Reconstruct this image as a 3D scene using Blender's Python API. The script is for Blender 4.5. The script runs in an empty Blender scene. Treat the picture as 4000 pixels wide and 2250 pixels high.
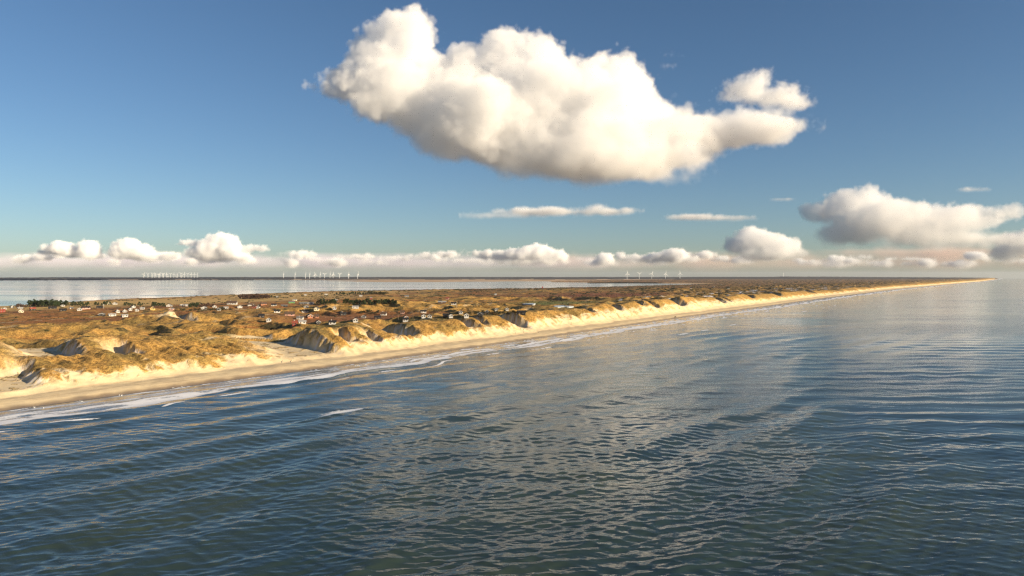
import bpy, math, random, time
import numpy as np
from mathutils import Vector, Matrix
R = math.radians
sc = bpy.context.scene
COL = sc.collection
T0 = time.time()

# ------------------------------------------------------------------ camera, sky, sun, exposure
H = 66.0                       # drone height above the sea
FPX = 2856.0                   # focal length in pixels of the 4000 px wide photograph
PITCH = math.atan(52 / FPX)
RE = 7.4e6                     # earth radius, refraction included
cd = bpy.data.cameras.new('camera'); cam = bpy.data.objects.new('camera', cd); COL.objects.link(cam); sc.camera = cam
cd.sensor_width = 36; cd.lens = 36 * FPX / 4000; cd.clip_start = 1; cd.clip_end = 250000
cam.location = (0, 0, H); cam.rotation_euler = (math.pi / 2 - PITCH, 0, 0)

SUN_AZ, SUN_EL = R(113), R(14.5)             # clockwise from the view direction
sdir = Vector((math.sin(SUN_AZ) * math.cos(SUN_EL), math.cos(SUN_AZ) * math.cos(SUN_EL), math.sin(SUN_EL)))
world = bpy.data.worlds.new('World'); sc.world = world; world.use_nodes = True
wn = world.node_tree; bg = wn.nodes['Background']
sky = wn.nodes.new('ShaderNodeTexSky'); sky.sky_type = 'NISHITA'; sky.sun_disc = False
sky.sun_elevation = SUN_EL; sky.sun_rotation = SUN_AZ
sky.altitude = 0; sky.air_density = 0.85; sky.dust_density = 0.45; sky.ozone_density = 3.1
hs = wn.nodes.new('ShaderNodeHueSaturation'); hs.inputs['Saturation'].default_value = 1.04; wn.links.new(sky.outputs[0], hs.inputs['Color']); wn.links.new(hs.outputs[0], bg.inputs[0]); bg.inputs[1].default_value = 0.05
sl = bpy.data.lights.new('sun', 'SUN'); sl.energy = 4.5; sl.angle = R(0.5); sl.color = (1, .82, .58)
so = bpy.data.objects.new('sun', sl); COL.objects.link(so); so.rotation_euler = sdir.to_track_quat('Z', 'Y').to_euler()
vs = sc.view_settings; vs.view_transform = 'Standard'; vs.look = 'None'; vs.exposure = 1.12; vs.gamma = 1; vs.use_curve_mapping = False
cy = sc.cycles
cy.max_bounces = 18; cy.volume_bounces = 16; cy.diffuse_bounces = 2; cy.glossy_bounces = 3; cy.transparent_max_bounces = 8
cy.volume_step_rate = 4.0; cy.volume_max_steps = 128; cy.caustics_reflective = False; cy.caustics_refractive = False
cy.use_denoising = True; cy.denoising_prefilter = 'NONE'; cy.filter_width = 1.3

# ------------------------------------------------------------------ helpers
CP, SP = math.cos(PITCH), math.sin(PITCH)
def ray(x, y):
    """world direction (forward component about 1) through photo pixel x, y"""
    vx, vz = (x - 2000) / FPX, (1125 - y) / FPX
    return Vector((vx, CP + vz * SP, vz * CP - SP))
def project_y(X, Y, Z):
    dz = Z - H
    f = Y * CP - dz * SP; u = Y * SP + dz * CP
    return 1125 - FPX * u / np.maximum(f, 1e-3)
def drop(X, Y): return (X * X + Y * Y) / (2 * RE)

AZC = R(34)                                  # direction of the coast line
US, UN = (math.sin(AZC), math.cos(AZC)), (-math.cos(AZC), math.sin(AZC))
def to_xy(s, n): return s * US[0] + n * UN[0], s * US[1] + n * UN[1]
def to_sn(X, Y): return X * US[0] + Y * US[1], X * UN[0] + Y * UN[1]
_cs = np.array([-3000, -300, 154, 439, 830, 1146, 1545, 2181, 3712, 5750, 9200, 15000, 40000.])
_cn = np.array([404, 404, 403, 398, 406, 414, 411, 421, 412, 325, 190, 115, 110.])
def coast(s): return (np.interp(s - 90, _cs, _cn) + np.interp(s, _cs, _cn) + np.interp(s + 90, _cs, _cn)) / 3
_fs = np.array([-3000, 687, 941, 1366, 1830, 2523, 2734, 3312, 4700, 5250, 5600, 6200, 40000.])
_ft = np.array([1250, 1386, 1535, 1675, 1750, 1555, 1445, 1350, 1380, 1470, 1900, 3500, 9000.])
def fjord_edge(s): return np.interp(s, _fs, _ft)

from concurrent.futures import ThreadPoolExecutor
_pool = ThreadPoolExecutor(4)
_rng = np.random.default_rng(12345); _perm = _rng.permutation(4096).astype(np.int32)
_ga = (np.arange(4096) * (2 * math.pi / 4096)).astype(np.float32); _gx, _gy = np.cos(_ga), np.sin(_ga)
def _pn(x, y, seed):
    xi = np.floor(x); yi = np.floor(y); xf = x - xi; yf = y - yi
    ix = xi.astype(np.int32); iy = yi.astype(np.int32)
    u = xf * xf * xf * (xf * (xf * 6 - 15) + 10); v = yf * yf * yf * (yf * (yf * 6 - 15) + 10)
    a0 = _perm[(ix + seed * 131) & 4095]; a1 = _perm[(ix + 1 + seed * 131) & 4095]; y1 = iy + 1; xm = xf - 1; ym = yf - 1
    h = _perm[(a0 + iy) & 4095]; g00 = _gx[h] * xf + _gy[h] * yf
    h = _perm[(a1 + iy) & 4095]; g10 = _gx[h] * xm + _gy[h] * yf
    h = _perm[(a0 + y1) & 4095]; g01 = _gx[h] * xf + _gy[h] * ym
    h = _perm[(a1 + y1) & 4095]; g11 = _gx[h] * xm + _gy[h] * ym
    g00 += (g10 - g00) * u; g01 += (g11 - g01) * u
    return (g00 + (g01 - g00) * v) * np.float32(1.5)
def pn(x, y, seed=0):
    """2D gradient noise, about -1..1"""
    x, y = np.broadcast_arrays(np.asarray(x, np.float32), np.asarray(y, np.float32))
    if x.size < 20000: return _pn(x, y, seed)
    shp = x.shape; xs = np.array_split(x.reshape(-1), 12); ys = np.array_split(y.reshape(-1), 12)
    return np.concatenate(list(_pool.map(lambda p: _pn(p[0], p[1], seed), zip(xs, ys)))).reshape(shp)
def fbm(x, y, seed=0, octv=4, gain=.5):
    a = 1.; t = 0
    for i in range(octv):
        t = t + a * pn(x * 2 ** i, y * 2 ** i, seed + i * 17); a *= gain
    return t
def sst(a, b, x):
    t = np.clip((x - a) / (b - a), 0, 1); return t * t * (3 - 2 * t)

def grid_mesh(name, P, keep=None, attrs=None, smooth=True):
    """P: (rows, cols, 3) array -> mesh object; keep: bool mask of vertices"""
    nr, nc = P.shape[:2]
    idx = np.arange(nr * nc).reshape(nr, nc)
    q = np.stack([idx[:-1, :-1], idx[:-1, 1:], idx[1:, 1:], idx[1:, :-1]], -1).reshape(-1, 4)
    co = P.reshape(-1, 3)
    if keep is not None:
        k = keep.reshape(-1); q = q[k[q].any(1)]
        used = np.zeros(len(co), bool); used[q.reshape(-1)] = True
        rm = np.cumsum(used) - 1; q = rm[q]; co = co[used]
    else: used = slice(None)
    me = bpy.data.meshes.new(name)
    me.vertices.add(len(co)); me.vertices.foreach_set('co', co.astype(np.float32).reshape(-1))
    me.loops.add(q.size); me.loops.foreach_set('vertex_index', q.astype(np.int32).reshape(-1))
    me.polygons.add(len(q)); me.polygons.foreach_set('loop_start', np.arange(0, q.size, 4, dtype=np.int32))
    me.polygons.foreach_set('loop_total', np.full(len(q), 4, np.int32))
    me.polygons.foreach_set('use_smooth', np.full(len(q), smooth, bool))
    me.update(calc_edges=True)
    for k_, a in (attrs or {}).items():
        if a.ndim == 3:
            at = me.attributes.new(k_, 'FLOAT_COLOR', 'POINT'); v = a.reshape(-1, a.shape[-1])[used]
            v4 = np.ones((len(v), 4), np.float32); v4[:, :3] = v[:, :3]; at.data.foreach_set('color', v4.reshape(-1))
        else:
            at = me.attributes.new(k_, 'FLOAT', 'POINT'); at.data.foreach_set('value', a.reshape(-1)[used].astype(np.float32))
    o = bpy.data.objects.new(name, me); COL.objects.link(o); return o
def structure(o): o['kind'] = 'structure'; return o
def stuff(o, label, cat): o['kind'] = 'stuff'; o['label'] = label; o['category'] = cat; return o
def tag(o, label, cat, group=None):
    o['label'] = label; o['category'] = cat
    if group: o['group'] = group
    return o
def empty(name, loc, rz=0):
    o = bpy.data.objects.new(name, None); COL.objects.link(o); o.location = loc; o.rotation_euler = (0, 0, rz); o.empty_display_size = .5; return o
def mesh_obj(name, verts, faces, mat, parent=None, smooth=False):
    me = bpy.data.meshes.new(name); me.from_pydata([tuple(v) for v in verts], [], faces); me.update()
    if smooth: me.polygons.foreach_set('use_smooth', [True] * len(me.polygons))
    if mat: me.materials.append(mat)
    o = bpy.data.objects.new(name, me); COL.objects.link(o)
    if parent: o.parent = parent
    return o
def share(name, me, parent=None):
    o = bpy.data.objects.new(name, me); COL.objects.link(o)
    if parent: o.parent = parent
    return o
class MB:
    def __init__(s): s.v = []; s.f = []
    def add(s, v, f):
        b = len(s.v); s.v += [tuple(p) for p in v]; s.f += [tuple(i + b for i in q) for q in f]
    def box(s, x0, x1, y0, y1, z0, z1):
        s.add([(x0, y0, z0), (x1, y0, z0), (x1, y1, z0), (x0, y1, z0), (x0, y0, z1), (x1, y0, z1), (x1, y1, z1), (x0, y1, z1)],
              [(3, 2, 1, 0), (4, 5, 6, 7), (0, 1, 5, 4), (1, 2, 6, 5), (2, 3, 7, 6), (3, 0, 4, 7)])
    def prism(s, poly, y0, y1):
        """poly: (x, z) outline extruded along y"""
        n = len(poly)
        s.add([(x, y0, z) for x, z in poly] + [(x, y1, z) for x, z in poly],
              [tuple(range(n)), tuple(range(2 * n - 1, n - 1, -1))] + [(i + n, (i + 1) % n + n, (i + 1) % n, i) for i in range(n)])
    def tube(s, p0, p1, r0, r1, n=8):
        p0, p1 = Vector(p0), Vector(p1); d = (p1 - p0).normalized()
        a = d.orthogonal().normalized(); b = d.cross(a)
        ring = lambda p, r: [p + (a * math.cos(2 * math.pi * i / n) + b * math.sin(2 * math.pi * i / n)) * r for i in range(n)]
        s.add(ring(p0, r0) + ring(p1, r1), [(i, (i + 1) % n, (i + 1) % n + n, i + n) for i in range(n)] + [tuple(range(n - 1, -1, -1)), tuple(range(n, 2 * n))])
    def build(s, name, mat, parent=None, smooth=False): return mesh_obj(name, s.v, s.f, mat, parent, smooth)

# ------------------------------------------------------------------ materials
class NT:
    def __init__(s, name):
        s.m = bpy.data.materials.new(name); s.m.use_nodes = True; s.n = s.m.node_tree.nodes; s.l = s.m.node_tree.links
        s.bsdf = s.n['Principled BSDF']; s.out = s.n['Material Output']
    def new(s, t, **kw):
        n = s.n.new(t)
        for k, v in kw.items(): setattr(n, k, v)
        return n
    def set(s, sock, v):
        if hasattr(v, 'links') or isinstance(v, bpy.types.NodeSocket): s.l.new(v, sock)
        else: sock.default_value = v
    def math(s, op, a, b=0., c=0.):
        n = s.new('ShaderNodeMath', operation=op)
        for i, v in enumerate((a, b, c)): s.set(n.inputs[i], v)
        return n.outputs[0]
    def noise(s, scale, detail=3, rough=.55, vec=None, stretch=None):
        n = s.new('ShaderNodeTexNoise'); n.inputs['Scale'].default_value = scale; n.inputs['Detail'].default_value = detail; n.inputs['Roughness'].default_value = rough
        if vec is None: vec = s.coord()
        if stretch:
            mp = s.new('ShaderNodeMapping'); mp.inputs['Rotation'].default_value = (0, 0, stretch[0]); mp.inputs['Scale'].default_value = (stretch[1], stretch[2], 1); s.l.new(vec, mp.inputs[0]); vec = mp.outputs[0]
        s.l.new(vec, n.inputs['Vector']); return n.outputs[0]
    def coord(s):
        if not hasattr(s, '_c'): s._c = s.new('ShaderNodeNewGeometry').outputs['Position']
        return s._c
    def attr(s, name, out='Fac'):
        n = s.new('ShaderNodeAttribute'); n.attribute_name = name; return n.outputs[out]
    def mix(s, f, a, b, mode='MIX'):
        n = s.new('ShaderNodeMix', data_type='RGBA', blend_type=mode)
        s.set(n.inputs[0], f); s.set(n.inputs[6], a); s.set(n.inputs[7], b); return n.outputs[2]
    def ramp(s, f, a, b):
        n = s.new('ShaderNodeMapRange'); n.interpolation_type = 'SMOOTHSTEP'; s.set(n.inputs[0], f); n.inputs[1].default_value = a; n.inputs[2].default_value = b; return n.outputs[0]
    def bump(s, h, dist, strength=1., normal=None):
        n = s.new('ShaderNodeBump'); n.inputs['Distance'].default_value = dist; n.inputs['Strength'].default_value = strength
        s.l.new(h, n.inputs['Height'])
        if normal is not None: s.l.new(normal, n.inputs['Normal'])
        return n.outputs[0]
def plain(name, col, rough=.8, var=.12, scale=1.5, spec=.3, metal=0):
    t = NT(name); n = t.noise(scale, 3)
    c2 = tuple(max(0, c * (1 - var * 2)) for c in col) + (1,); c1 = tuple(min(1, c * (1 + var)) for c in col) + (1,)
    t.l.new(t.mix(n, c2, c1), t.bsdf.inputs['Base Color']); t.bsdf.inputs['Roughness'].default_value = rough
    t.bsdf.inputs['Specular IOR Level'].default_value = spec; t.bsdf.inputs['Metallic'].default_value = metal
    return t.m

def terrain_material():
    t = NT('dune ground')
    col = t.attr('Col', 'Color'); veg = t.attr('veg')
    n1 = t.noise(.45, 4, .65); n2 = t.noise(.09, 4, .6); n3 = t.noise(1.6, 2, .6)
    m = t.math('ADD', t.math('MULTIPLY', n1, .9), t.math('MULTIPLY', n3, .6))
    dark = t.ramp(m, .55, .95)
    f = t.mix(veg, (1, 1, 1, 1), t.mix(dark, (.42, .40, .36, 1), (1.25, 1.22, 1.15, 1)))
    c = t.mix(1.0, col, f, 'MULTIPLY')
    f2 = t.mix(t.ramp(n2, .3, .7), (.84, .84, .86, 1), (1.1, 1.09, 1.05, 1))
    c = t.mix(1.0, c, f2, 'MULTIPLY')
    t.l.new(c, t.bsdf.inputs['Base Color'])
    rough = t.math('SUBTRACT', .95, t.math('MULTIPLY', t.attr('wet'), .6))
    t.l.new(rough, t.bsdf.inputs['Roughness']); t.bsdf.inputs['Specular IOR Level'].default_value = .25
    hgt = t.math('MULTIPLY', m, t.math('MULTIPLY_ADD', veg, .9, .22))
    t.l.new(t.bump(hgt, 1.1, .8), t.bsdf.inputs['Normal'])
    return t.m
def sea_material():
    t = NT('sea water')
    foam = t.attr('foam'); milk = t.attr('milk')
    lace = t.noise(.55, 5, .7); lace2 = t.noise(.12, 3, .6)
    fm = t.ramp(t.math('ADD', foam, t.math('MULTIPLY', t.math('ADD', t.math('MULTIPLY', lace, .8), t.math('MULTIPLY', lace2, .5)), .9)), .88, 1.22)
    base = t.mix(milk, (.030, .047, .044, 1), (.50, .50, .56, 1))
    silt = t.mix(t.ramp(t.noise(.012, 3, .6), .35, .7), (.75, .9, 1, 1), (1.35, 1.2, .85, 1))
    base = t.mix(1., base, silt, 'MULTIPLY')
    t.l.new(t.mix(fm, base, (.82, .82, .82, 1)), t.bsdf.inputs['Base Color'])
    t.l.new(t.math('ADD', t.math('MULTIPLY_ADD', fm, .6, .06), t.math('MULTIPLY', milk, .3)), t.bsdf.inputs['Roughness'])
    t.bsdf.inputs['IOR'].default_value = 1.333
    calm = t.math('SUBTRACT', 1., t.math('MULTIPLY', t.attr('calm'), .9))
    gust = t.math('MULTIPLY_ADD', t.ramp(t.noise(.006, 3, .6, stretch=(R(-20), .4, 1.)), .3, .7), 1.25, .3)
    w1 = t.noise(.50, 3, .55, stretch=(R(-8), .40, 1.0)); w2 = t.noise(.30, 3, .55, stretch=(R(-48), .5, 1.0))
    w3 = t.noise(.10, 2, .5, stretch=(R(-30), .4, 1.0))
    h = t.math('ADD', t.math('ADD', t.math('MULTIPLY', w1, .55), t.math('MULTIPLY', w2, .40)), t.math('MULTIPLY', w3, 1.9))
    h = t.math('MULTIPLY', t.math('MULTIPLY', h, calm), gust)
    t.l.new(t.bump(h, .25, 1.), t.bsdf.inputs['Normal'])
    return t.m
def fjord_material():
    t = NT('fjord water')
    t.bsdf.inputs['Base Color'].default_value = (.02, .035, .04, 1); t.bsdf.inputs['IOR'].default_value = 1.333
    p = t.noise(.004, 3, .6, stretch=(0, .12, 1.0))
    t.l.new(t.math('MULTIPLY_ADD', t.ramp(p, .4, .65), .06, .05), t.bsdf.inputs['Roughness'])
    w = t.noise(.5, 2, .5, stretch=(0, .4, 1.0))
    t.l.new(t.bump(t.math('MULTIPLY', w, t.math('MULTIPLY_ADD', t.ramp(p, .4, .65), .8, .1)), .07, 1.), t.bsdf.inputs['Normal'])
    return t.m
def col_attr_material(name, rough=.95, scale=.02):
    t = NT(name); c = t.attr('Col', 'Color'); n = t.noise(scale, 4, .65)
    c = t.mix(1., c, t.mix(t.ramp(n, .35, .65), (.7, .7, .72, 1), (1.2, 1.15, 1.1, 1)), 'MULTIPLY')
    t.l.new(c, t.bsdf.inputs['Base Color']); t.bsdf.inputs['Roughness'].default_value = rough; t.bsdf.inputs['Specular IOR Level'].default_value = .1
    return t.m

# ------------------------------------------------------------------ the dune strip
# (s along the coast, t inland, depth of floor, half width, inland reach)
BLOW = [  # s of steep wall, t0, t1, floor height, width, wall run
    (392, 40, 165, 4.6, 42, 9), (232, 95, 175, 11., 26, 8), (262, 84, 112, 10.5, 12, 5), (180, 26, 80, 5., 26, 8),
    (512, 60, 135, 6.5, 24, 8), (692, 42, 105, 6., 22, 8), (1064, 66, 104, 13., 13, 8), (1215, 50, 88, 11., 24, 9),
    (1100, 52, 84, 11., 12, 6), (1432, 44, 74, 10., 18, 8), (1475, 50, 80, 11., 12, 8), (880, 60, 92, 11., 14, 7), (965, 58, 90, 12., 12, 7),
    (1640, 58, 110, 9., 22, 12), (1900, 60, 100, 10., 24, 12), (2300, 56, 120, 8., 30, 14), (2700, 64, 120, 8., 34, 16), (3400, 66, 140, 7., 46, 20),
    (432, 52, 76, 9., 9, 5), (452, 44, 66, 9., 8, 5), (602, 56, 84, 10., 9, 5), (625, 58, 80, 11, 7, 5), (486, 370, 400, 13., 9, 6)]
HILL = [  # s, t, rs, rt, height
    (478, 400, 30, 48, 9), (530, 395, 42, 45, 4.5), (590, 375, 40, 45, 7), (640, 360, 50, 45, 5), (905, 430, 60, 60, 8.5), (820, 470, 40, 50, 4),
    (330, 330, 45, 40, 4), (360, 265, 40, 35, 4.5), (1780, 1290, 90, 90, 8), (1950, 1210, 80, 80, 9), (2100, 890, 120, 110, 8), (2290, 860, 100, 90, 7),
    (1560, 1120, 70, 80, 6), (1500, 900, 80, 90, 5), (1250, 800, 90, 80, 5), (2450, 520, 140, 90, 7), (2650, 700, 160, 120, 7), (1050, 560, 60, 60, 5), (1350, 600, 90, 70, 5)]
FLAT = [  # s, t, rs, rt, level: low ground without dunes
    (690, 320, 150, 85, 6.2), (1290, 365, 170, 115, 6.0), (1870, 540, 290, 190, 6.5), (480, 560, 140, 90, 7.0), (900, 1150, 620, 230, 3.2), (1500, 1360, 420, 190, 3.0)]

def terrain(s, t, fine):
    """height, and the masks the colours need; fine: 0..1 how much small relief the mesh can carry"""
    foot = 25 + 5 * pn(s / 55, 0 * s + 3.3, 5) + 3 * pn(s / 17, 0 * s + 1.7, 6)
    crest = foot + np.interp(s, [150, 300, 350, 410, 600, 900], [100, 92, 66, 48, 42, 36]) + 9 * pn(s / 70, 0 * s + 9.1, 7)
    far = sst(900, 1500, s)
    hc = 21.5 + 3.2 * fbm(s / 120, 0 * s + 4.2, 8, 3) + 4 * np.exp(-((s - 1140) / 160.) ** 2) + 2 * np.exp(-((s - 260) / 60.) ** 2) - 5 * sst(1500, 2600, s) - 3.5 * np.exp(-((s - 470) / 60.) ** 2)
    hc = np.maximum(hc, 8)
    a = np.clip((t - foot) / (crest - foot), 0, 1)
    gull = fbm(s / 9., t / 34., 21, 3) * np.sin(np.pi * np.clip((t - foot + 4) / (crest - foot + 14), 0, 1)) * fine
    beach = np.where(t < 0, t * .045, 3.1 * (1 - np.exp(-np.maximum(t, 0) / 9.))) + .18 * pn(s / 14., t / 9., 31) * sst(2, 10, t)
    steep = np.clip((t - foot) / 19., 0, 1); steep = .5 * steep + .5 * steep * steep * (3 - 2 * steep); a2 = np.clip((t - foot - 10) / (crest - foot - 10), 0, 1); a2 = .6 * a2 + .4 * a2 * a2 * (3 - 2 * a2)
    z = beach + 7.0 * steep + np.maximum(hc - 10, 0) * a2 + gull * 2.3 + 2.2 * fbm(s / 36., t / 30., 24, 2) * sst(foot + 20, foot + 45, t)
    # behind the crest
    back = np.clip((t - crest) / 75., 0, 1)
    amp = 10.5 * sst(40, 130, t) * (1 - .72 * sst(460, 640, t)) * (1 - .6 * sst(950, 1200, t))
    wx, wy = pn(s / 90., t / 90., 41) * 22, pn(s / 90., t / 90., 42) * 22
    ridg = 1 - np.abs(fbm((s + wx) / 74., (t + wy) / 108., 43, 3, .48)) * 1.55
    hum = fbm((s + wy) / 33., (t + wx) / 40., 47, 3)
    dunes = 7.2 + amp * (.95 * np.clip(ridg, -.3, 1) - .2) + 2.3 * hum * sst(50, 120, t) * (1 - .5 * sst(600, 1000, t))
    zi = dunes
    for (s0, t0, rs, rt, lev) in FLAT:
        m = np.exp(-(((s - s0) / rs) ** 4 + ((t - t0) / rt) ** 4))
        zi = zi + (lev + .5 * hum - zi) * m
    for (s0, t0, rs, rt, h) in HILL:
        ds, dt = s - s0 + .4 * wx, t - t0 + .4 * wy
        zi = zi + h * np.exp(-((ds / rs) ** 2 + (dt / rt) ** 2))
    bb = back * back * (3 - 2 * back)
    z = np.where(t > crest, z * (1 - bb) + zi * bb, z)
    z = z + .45 * pn(s / 5.5, t / 5.5, 51) * fine * sst(foot, foot + 16, t) + .22 * pn(s / 2.6, t / 2.6, 52) * fine * sst(foot, foot + 16, t)
    blow = np.zeros_like(z); wall = np.zeros_like(z)
    for i, (s0, t0, t1, fl, wd, run) in enumerate(BLOW):
        sel = (s > s0 - wd * 1.8 - 8) & (s < s0 + run + 8 + .22 * (t1 - t0 + 16)) & (t > t0 - 24) & (t < t1 + 16)
        if not sel.any(): continue
        s_, t_, z_ = s[sel], t[sel], z[sel]
        wob = 3.5 * pn(t_ / 16., 0 * t_ + i * 1.3, 61) + 1.5 * pn(t_ / 5., 0 * t_ + i * 2.3, 62)
        ds = s_ - s0 - .22 * (t_ - t0) + wob
        mt = sst(t0 - 22, t0 + 4, t_) * (1 - sst(t1 - 14, t1 + 10, t_ + 3 * pn(s_ / 9., 0 * s_ + i, 63)))
        prof = np.where(ds > 0, 1 - sst(0, run, ds), 1 - sst(wd * .55, wd * 1.7, -ds))
        m = mt * prof
        dz = np.maximum(z_ - (fl + .05 * (t_ - t0)), 0) * np.clip(m + .07 * fbm(s_ / 7., t_ / 9., 64, 3) * np.sin(np.pi * np.clip(m, 0, 1)), 0, 1)
        z[sel] = z_ - dz
        blow[sel] = np.maximum(blow[sel], np.clip(m * 1.2, 0, 1) * (dz > .25)); wall[sel] = np.maximum(wall[sel], mt * np.exp(-((ds - run * .45) / (run * .75)) ** 2) * (dz > .1))
    # down to the fjord
    fe = fjord_edge(s) + 14 * fbm(s / 160., 0 * s, 71, 3)
    k = sst(fe - 170, fe + 15, t)
    z = z * (1 - k) + (-.9) * k
    z = np.where((t > fe - 60), np.minimum(z, (fe - t) * .02 + .15), z)
    return z, foot, crest, hc, blow, wall, hum, ridg, fe

tan0, tan1, NCOL = math.tan(R(-48)), math.tan(R(33.45)), 1240
th = np.arctan(np.linspace(tan0, tan1, NCOL))
rows = np.concatenate([np.arange(-44, 8, 2.), np.arange(8, 100, 1.0), np.arange(100, 300, 1.7), np.arange(300, 720, 3.), np.arange(720, 2000, 7.), np.arange(2000, 3600, 50.)])
TH, TT = np.meshgrid(th, rows)
ang = AZC - TH
S = 500 / np.tan(ang)
for _ in range(6): S = (coast(S) + TT) / np.tan(ang)
ds_col = np.abs(np.gradient(S, axis=1))
fine = np.clip(1.6 - ds_col / 4.0, .0, 1) * np.ones_like(S)
S = S.astype(np.float32); TT = TT.astype(np.float32); fine = fine.astype(np.float32)
Zt, foot, crest, hc, blow, wall, hum, ridg, fe = terrain(S, TT, fine)
N_ = coast(S) + TT
TX, TY = to_xy(S, N_)
TZ = Zt - drop(TX, TY)
keep = (TY > 20) & (np.hypot(TX, TY) < 26000)

def lerp(c, target, m): return c + (np.array(target)[None, None, :] - c) * m[..., None]
# slope towards the steep front, used only to decide what grows where
def colours():
    s, t, z = S, TT, Zt
    pat = fbm(s / 26., t / 30., 81, 4, .55); big = fbm(s / 120., t / 90., 83, 3)
    tuft = fbm(s / 7., t / 9., 85, 3, .6)
    col = np.empty(s.shape + (3,)); col[:] = (.48, .285, .08)                      # dry marram grass
    col = lerp(col, (.38, .25, .075), sst(-.1, .5, pat))
    inl = sst(120, 260, t)
    low = 1 - sst(7.5, 13.0, z + 2.2 * pat)
    col = lerp(col, (.30, .125, .040), inl * low * sst(-.85, -.05, big + .4 * pat) * .92)           # heath
    dark = inl * sst(.18, .52, pat * .8 + .5 * fbm(s / 55., t / 48., 87, 3) + .20 * sst(900, 1500, s) - .09 - .018 * (z - 8))
    col = lerp(col, (.062, .056, .025), dark * .9)
    green = sst(40, 90, t) * (1 - sst(150, 260, t)) * sst(.05, .45, big + .25 * pat) + .35 * inl * sst(.3, .7, -big)
    col = lerp(col, (.10, .105, .040), np.clip(green, 0, 1) * .75)
    far = sst(1500, 3200, s + .4 * t) * sst(140, 300, t)
    col = lerp(col, (.060, .055, .028), far * sst(-.45, .25, pat + .3 * tuft) * .85)
    def patch(s0, t0, rs, rt, c, k=1., p=4):
        nonlocal col
        m = np.exp(-((np.abs((s - s0 + 12 * pat) / rs)) ** p + (np.abs((t - t0 + 10 * pat) / rt)) ** p)); col = lerp(col, c, np.clip(m * k, 0, 1))
    patch(1870, 540, 250, 160, (.22, .070, .028), .98); patch(1290, 365, 150, 85, (.15, .17, .04), .95); patch(690, 325, 125, 70, (.24, .10, .038), .9)
    patch(480, 580, 150, 70, (.28, .12, .036), .6)
    patch(900, 1190, 620, 190, (.56, .37, .135), .97); patch(1560, 1380, 420, 190, (.56, .37, .14), .9)
    for f0, a1, w1_, k1 in ((640, 26, 210., 1), (860, 30, 260., 2), (1010, 18, 330., 3), (470, 22, 170., 4), (350, 14, 150., 5)):
        tr = np.abs(t - f0 - a1 * np.sin(s / w1_ * 2.3 + k1) - 6 * pn(s / 40., 0 * s, 120 + k1)); col = lerp(col, (.46, .36, .22), (1 - sst(1.6, 3.2, tr)) * .75 * (s < 2400))
    # sand
    zg = np.interp(s, [150, 300, 560, 700, 900, 1300, 1700, 2500], [9.5, 9.0, 10.5, 13, 16.5, 17.5, 11, 9.]) + 4.2 * fbm(s / 18., t / 14., 91, 3) + 2.4 * tuft
    front = (1 - sst(crest - foot - 2, crest - foot + 10, t - foot))
    sand = front * (1 - sst(-1.0, 1.2, z - zg))
    sand = np.maximum(sand, 1 - sst(-1, 2.5, t - foot))
    sand = np.maximum(sand, blow * sst(-.75, -.1, fbm(s / 8., t / 8., 93, 3) + .9 * blow - .35 * tuft * 0))
    bare = sst(.42, .6, fbm(s / 34., t / 28., 95, 3)) * sst(60, 90, t) * (1 - sst(170, 240, t)) * .8
    sand = np.maximum(sand, bare)
    hilltop = np.exp(-(((s - 470) / 11.) ** 2 + ((t - 385) / 15.) ** 2)); sand = np.maximum(sand, np.clip(hilltop * 1.5, 0, 1))
    tufts_on_sand = sst(.30, .55, tuft + .35 * pat) * sst(foot + 4, foot + 14, t) * .65
    sandc = np.empty_like(col); sandc[:] = (.68, .545, .335)
    sandc = lerp(sandc, (.52, .39, .23), sst(-.1, .5, fbm(s / 60., t / 2.2, 97, 3)) * .6 * (1 - sst(foot, foot + 10, t)) + .3 * sst(.0, .5, fbm(s / 9., t / 7., 98, 3)))
    col = col * (1 - (sand * (1 - tufts_on_sand))[..., None]) + sandc * (sand * (1 - tufts_on_sand))[..., None]
    snow = wall * sst(-.05, .45, fbm(s / 4., t / 4., 99, 3, .7)) * .5
    farsnow = sst(.32, .5, fbm(s / 60., t / 30., 101, 3)) * sst(1300, 1500, s) * (1 - sst(3000, 4200, s)) * sst(60, 90, t) * (1 - sst(240, 380, t))
    snow = np.maximum(snow, farsnow * .8)
    col = lerp(col, (.60, .64, .72), np.clip(snow, 0, 1))
    reed = sst(fe - 130, fe - 60, t); col = lerp(col, (.58, .38, .20), reed * .95)
    wet = (1 - sst(1.5, 6.5, t + 2.2 * pn(s / 11., 0 * s, 103)))
    col = lerp(col, (.20, .145, .092), wet * .9)
    wet2 = wet * sst(-6, 1, t)
    flat = np.exp(-(((s - 1100) / 760.) ** 4 + ((t - 1260) / 260.) ** 4))
    veg = np.clip(1 - sand * (1 - tufts_on_sand) - snow, 0, 1) * (1 - reed * .8) * (1 - .6 * flat)
    return np.clip(col, 0, 1), veg, wet, np.clip(np.maximum(dark, far * sst(-.3, .2, pat)) * (1 - sand), 0, 1)
tcol, tveg, twet, tdark = colours()
dunes = structure(grid_mesh('dunes', np.stack([TX, TY, TZ], -1), keep, {'Col': tcol, 'veg': tveg, 'wet': twet}))
dunes.data.materials.append(terrain_material())
print('dunes', time.time() - T0)

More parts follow.
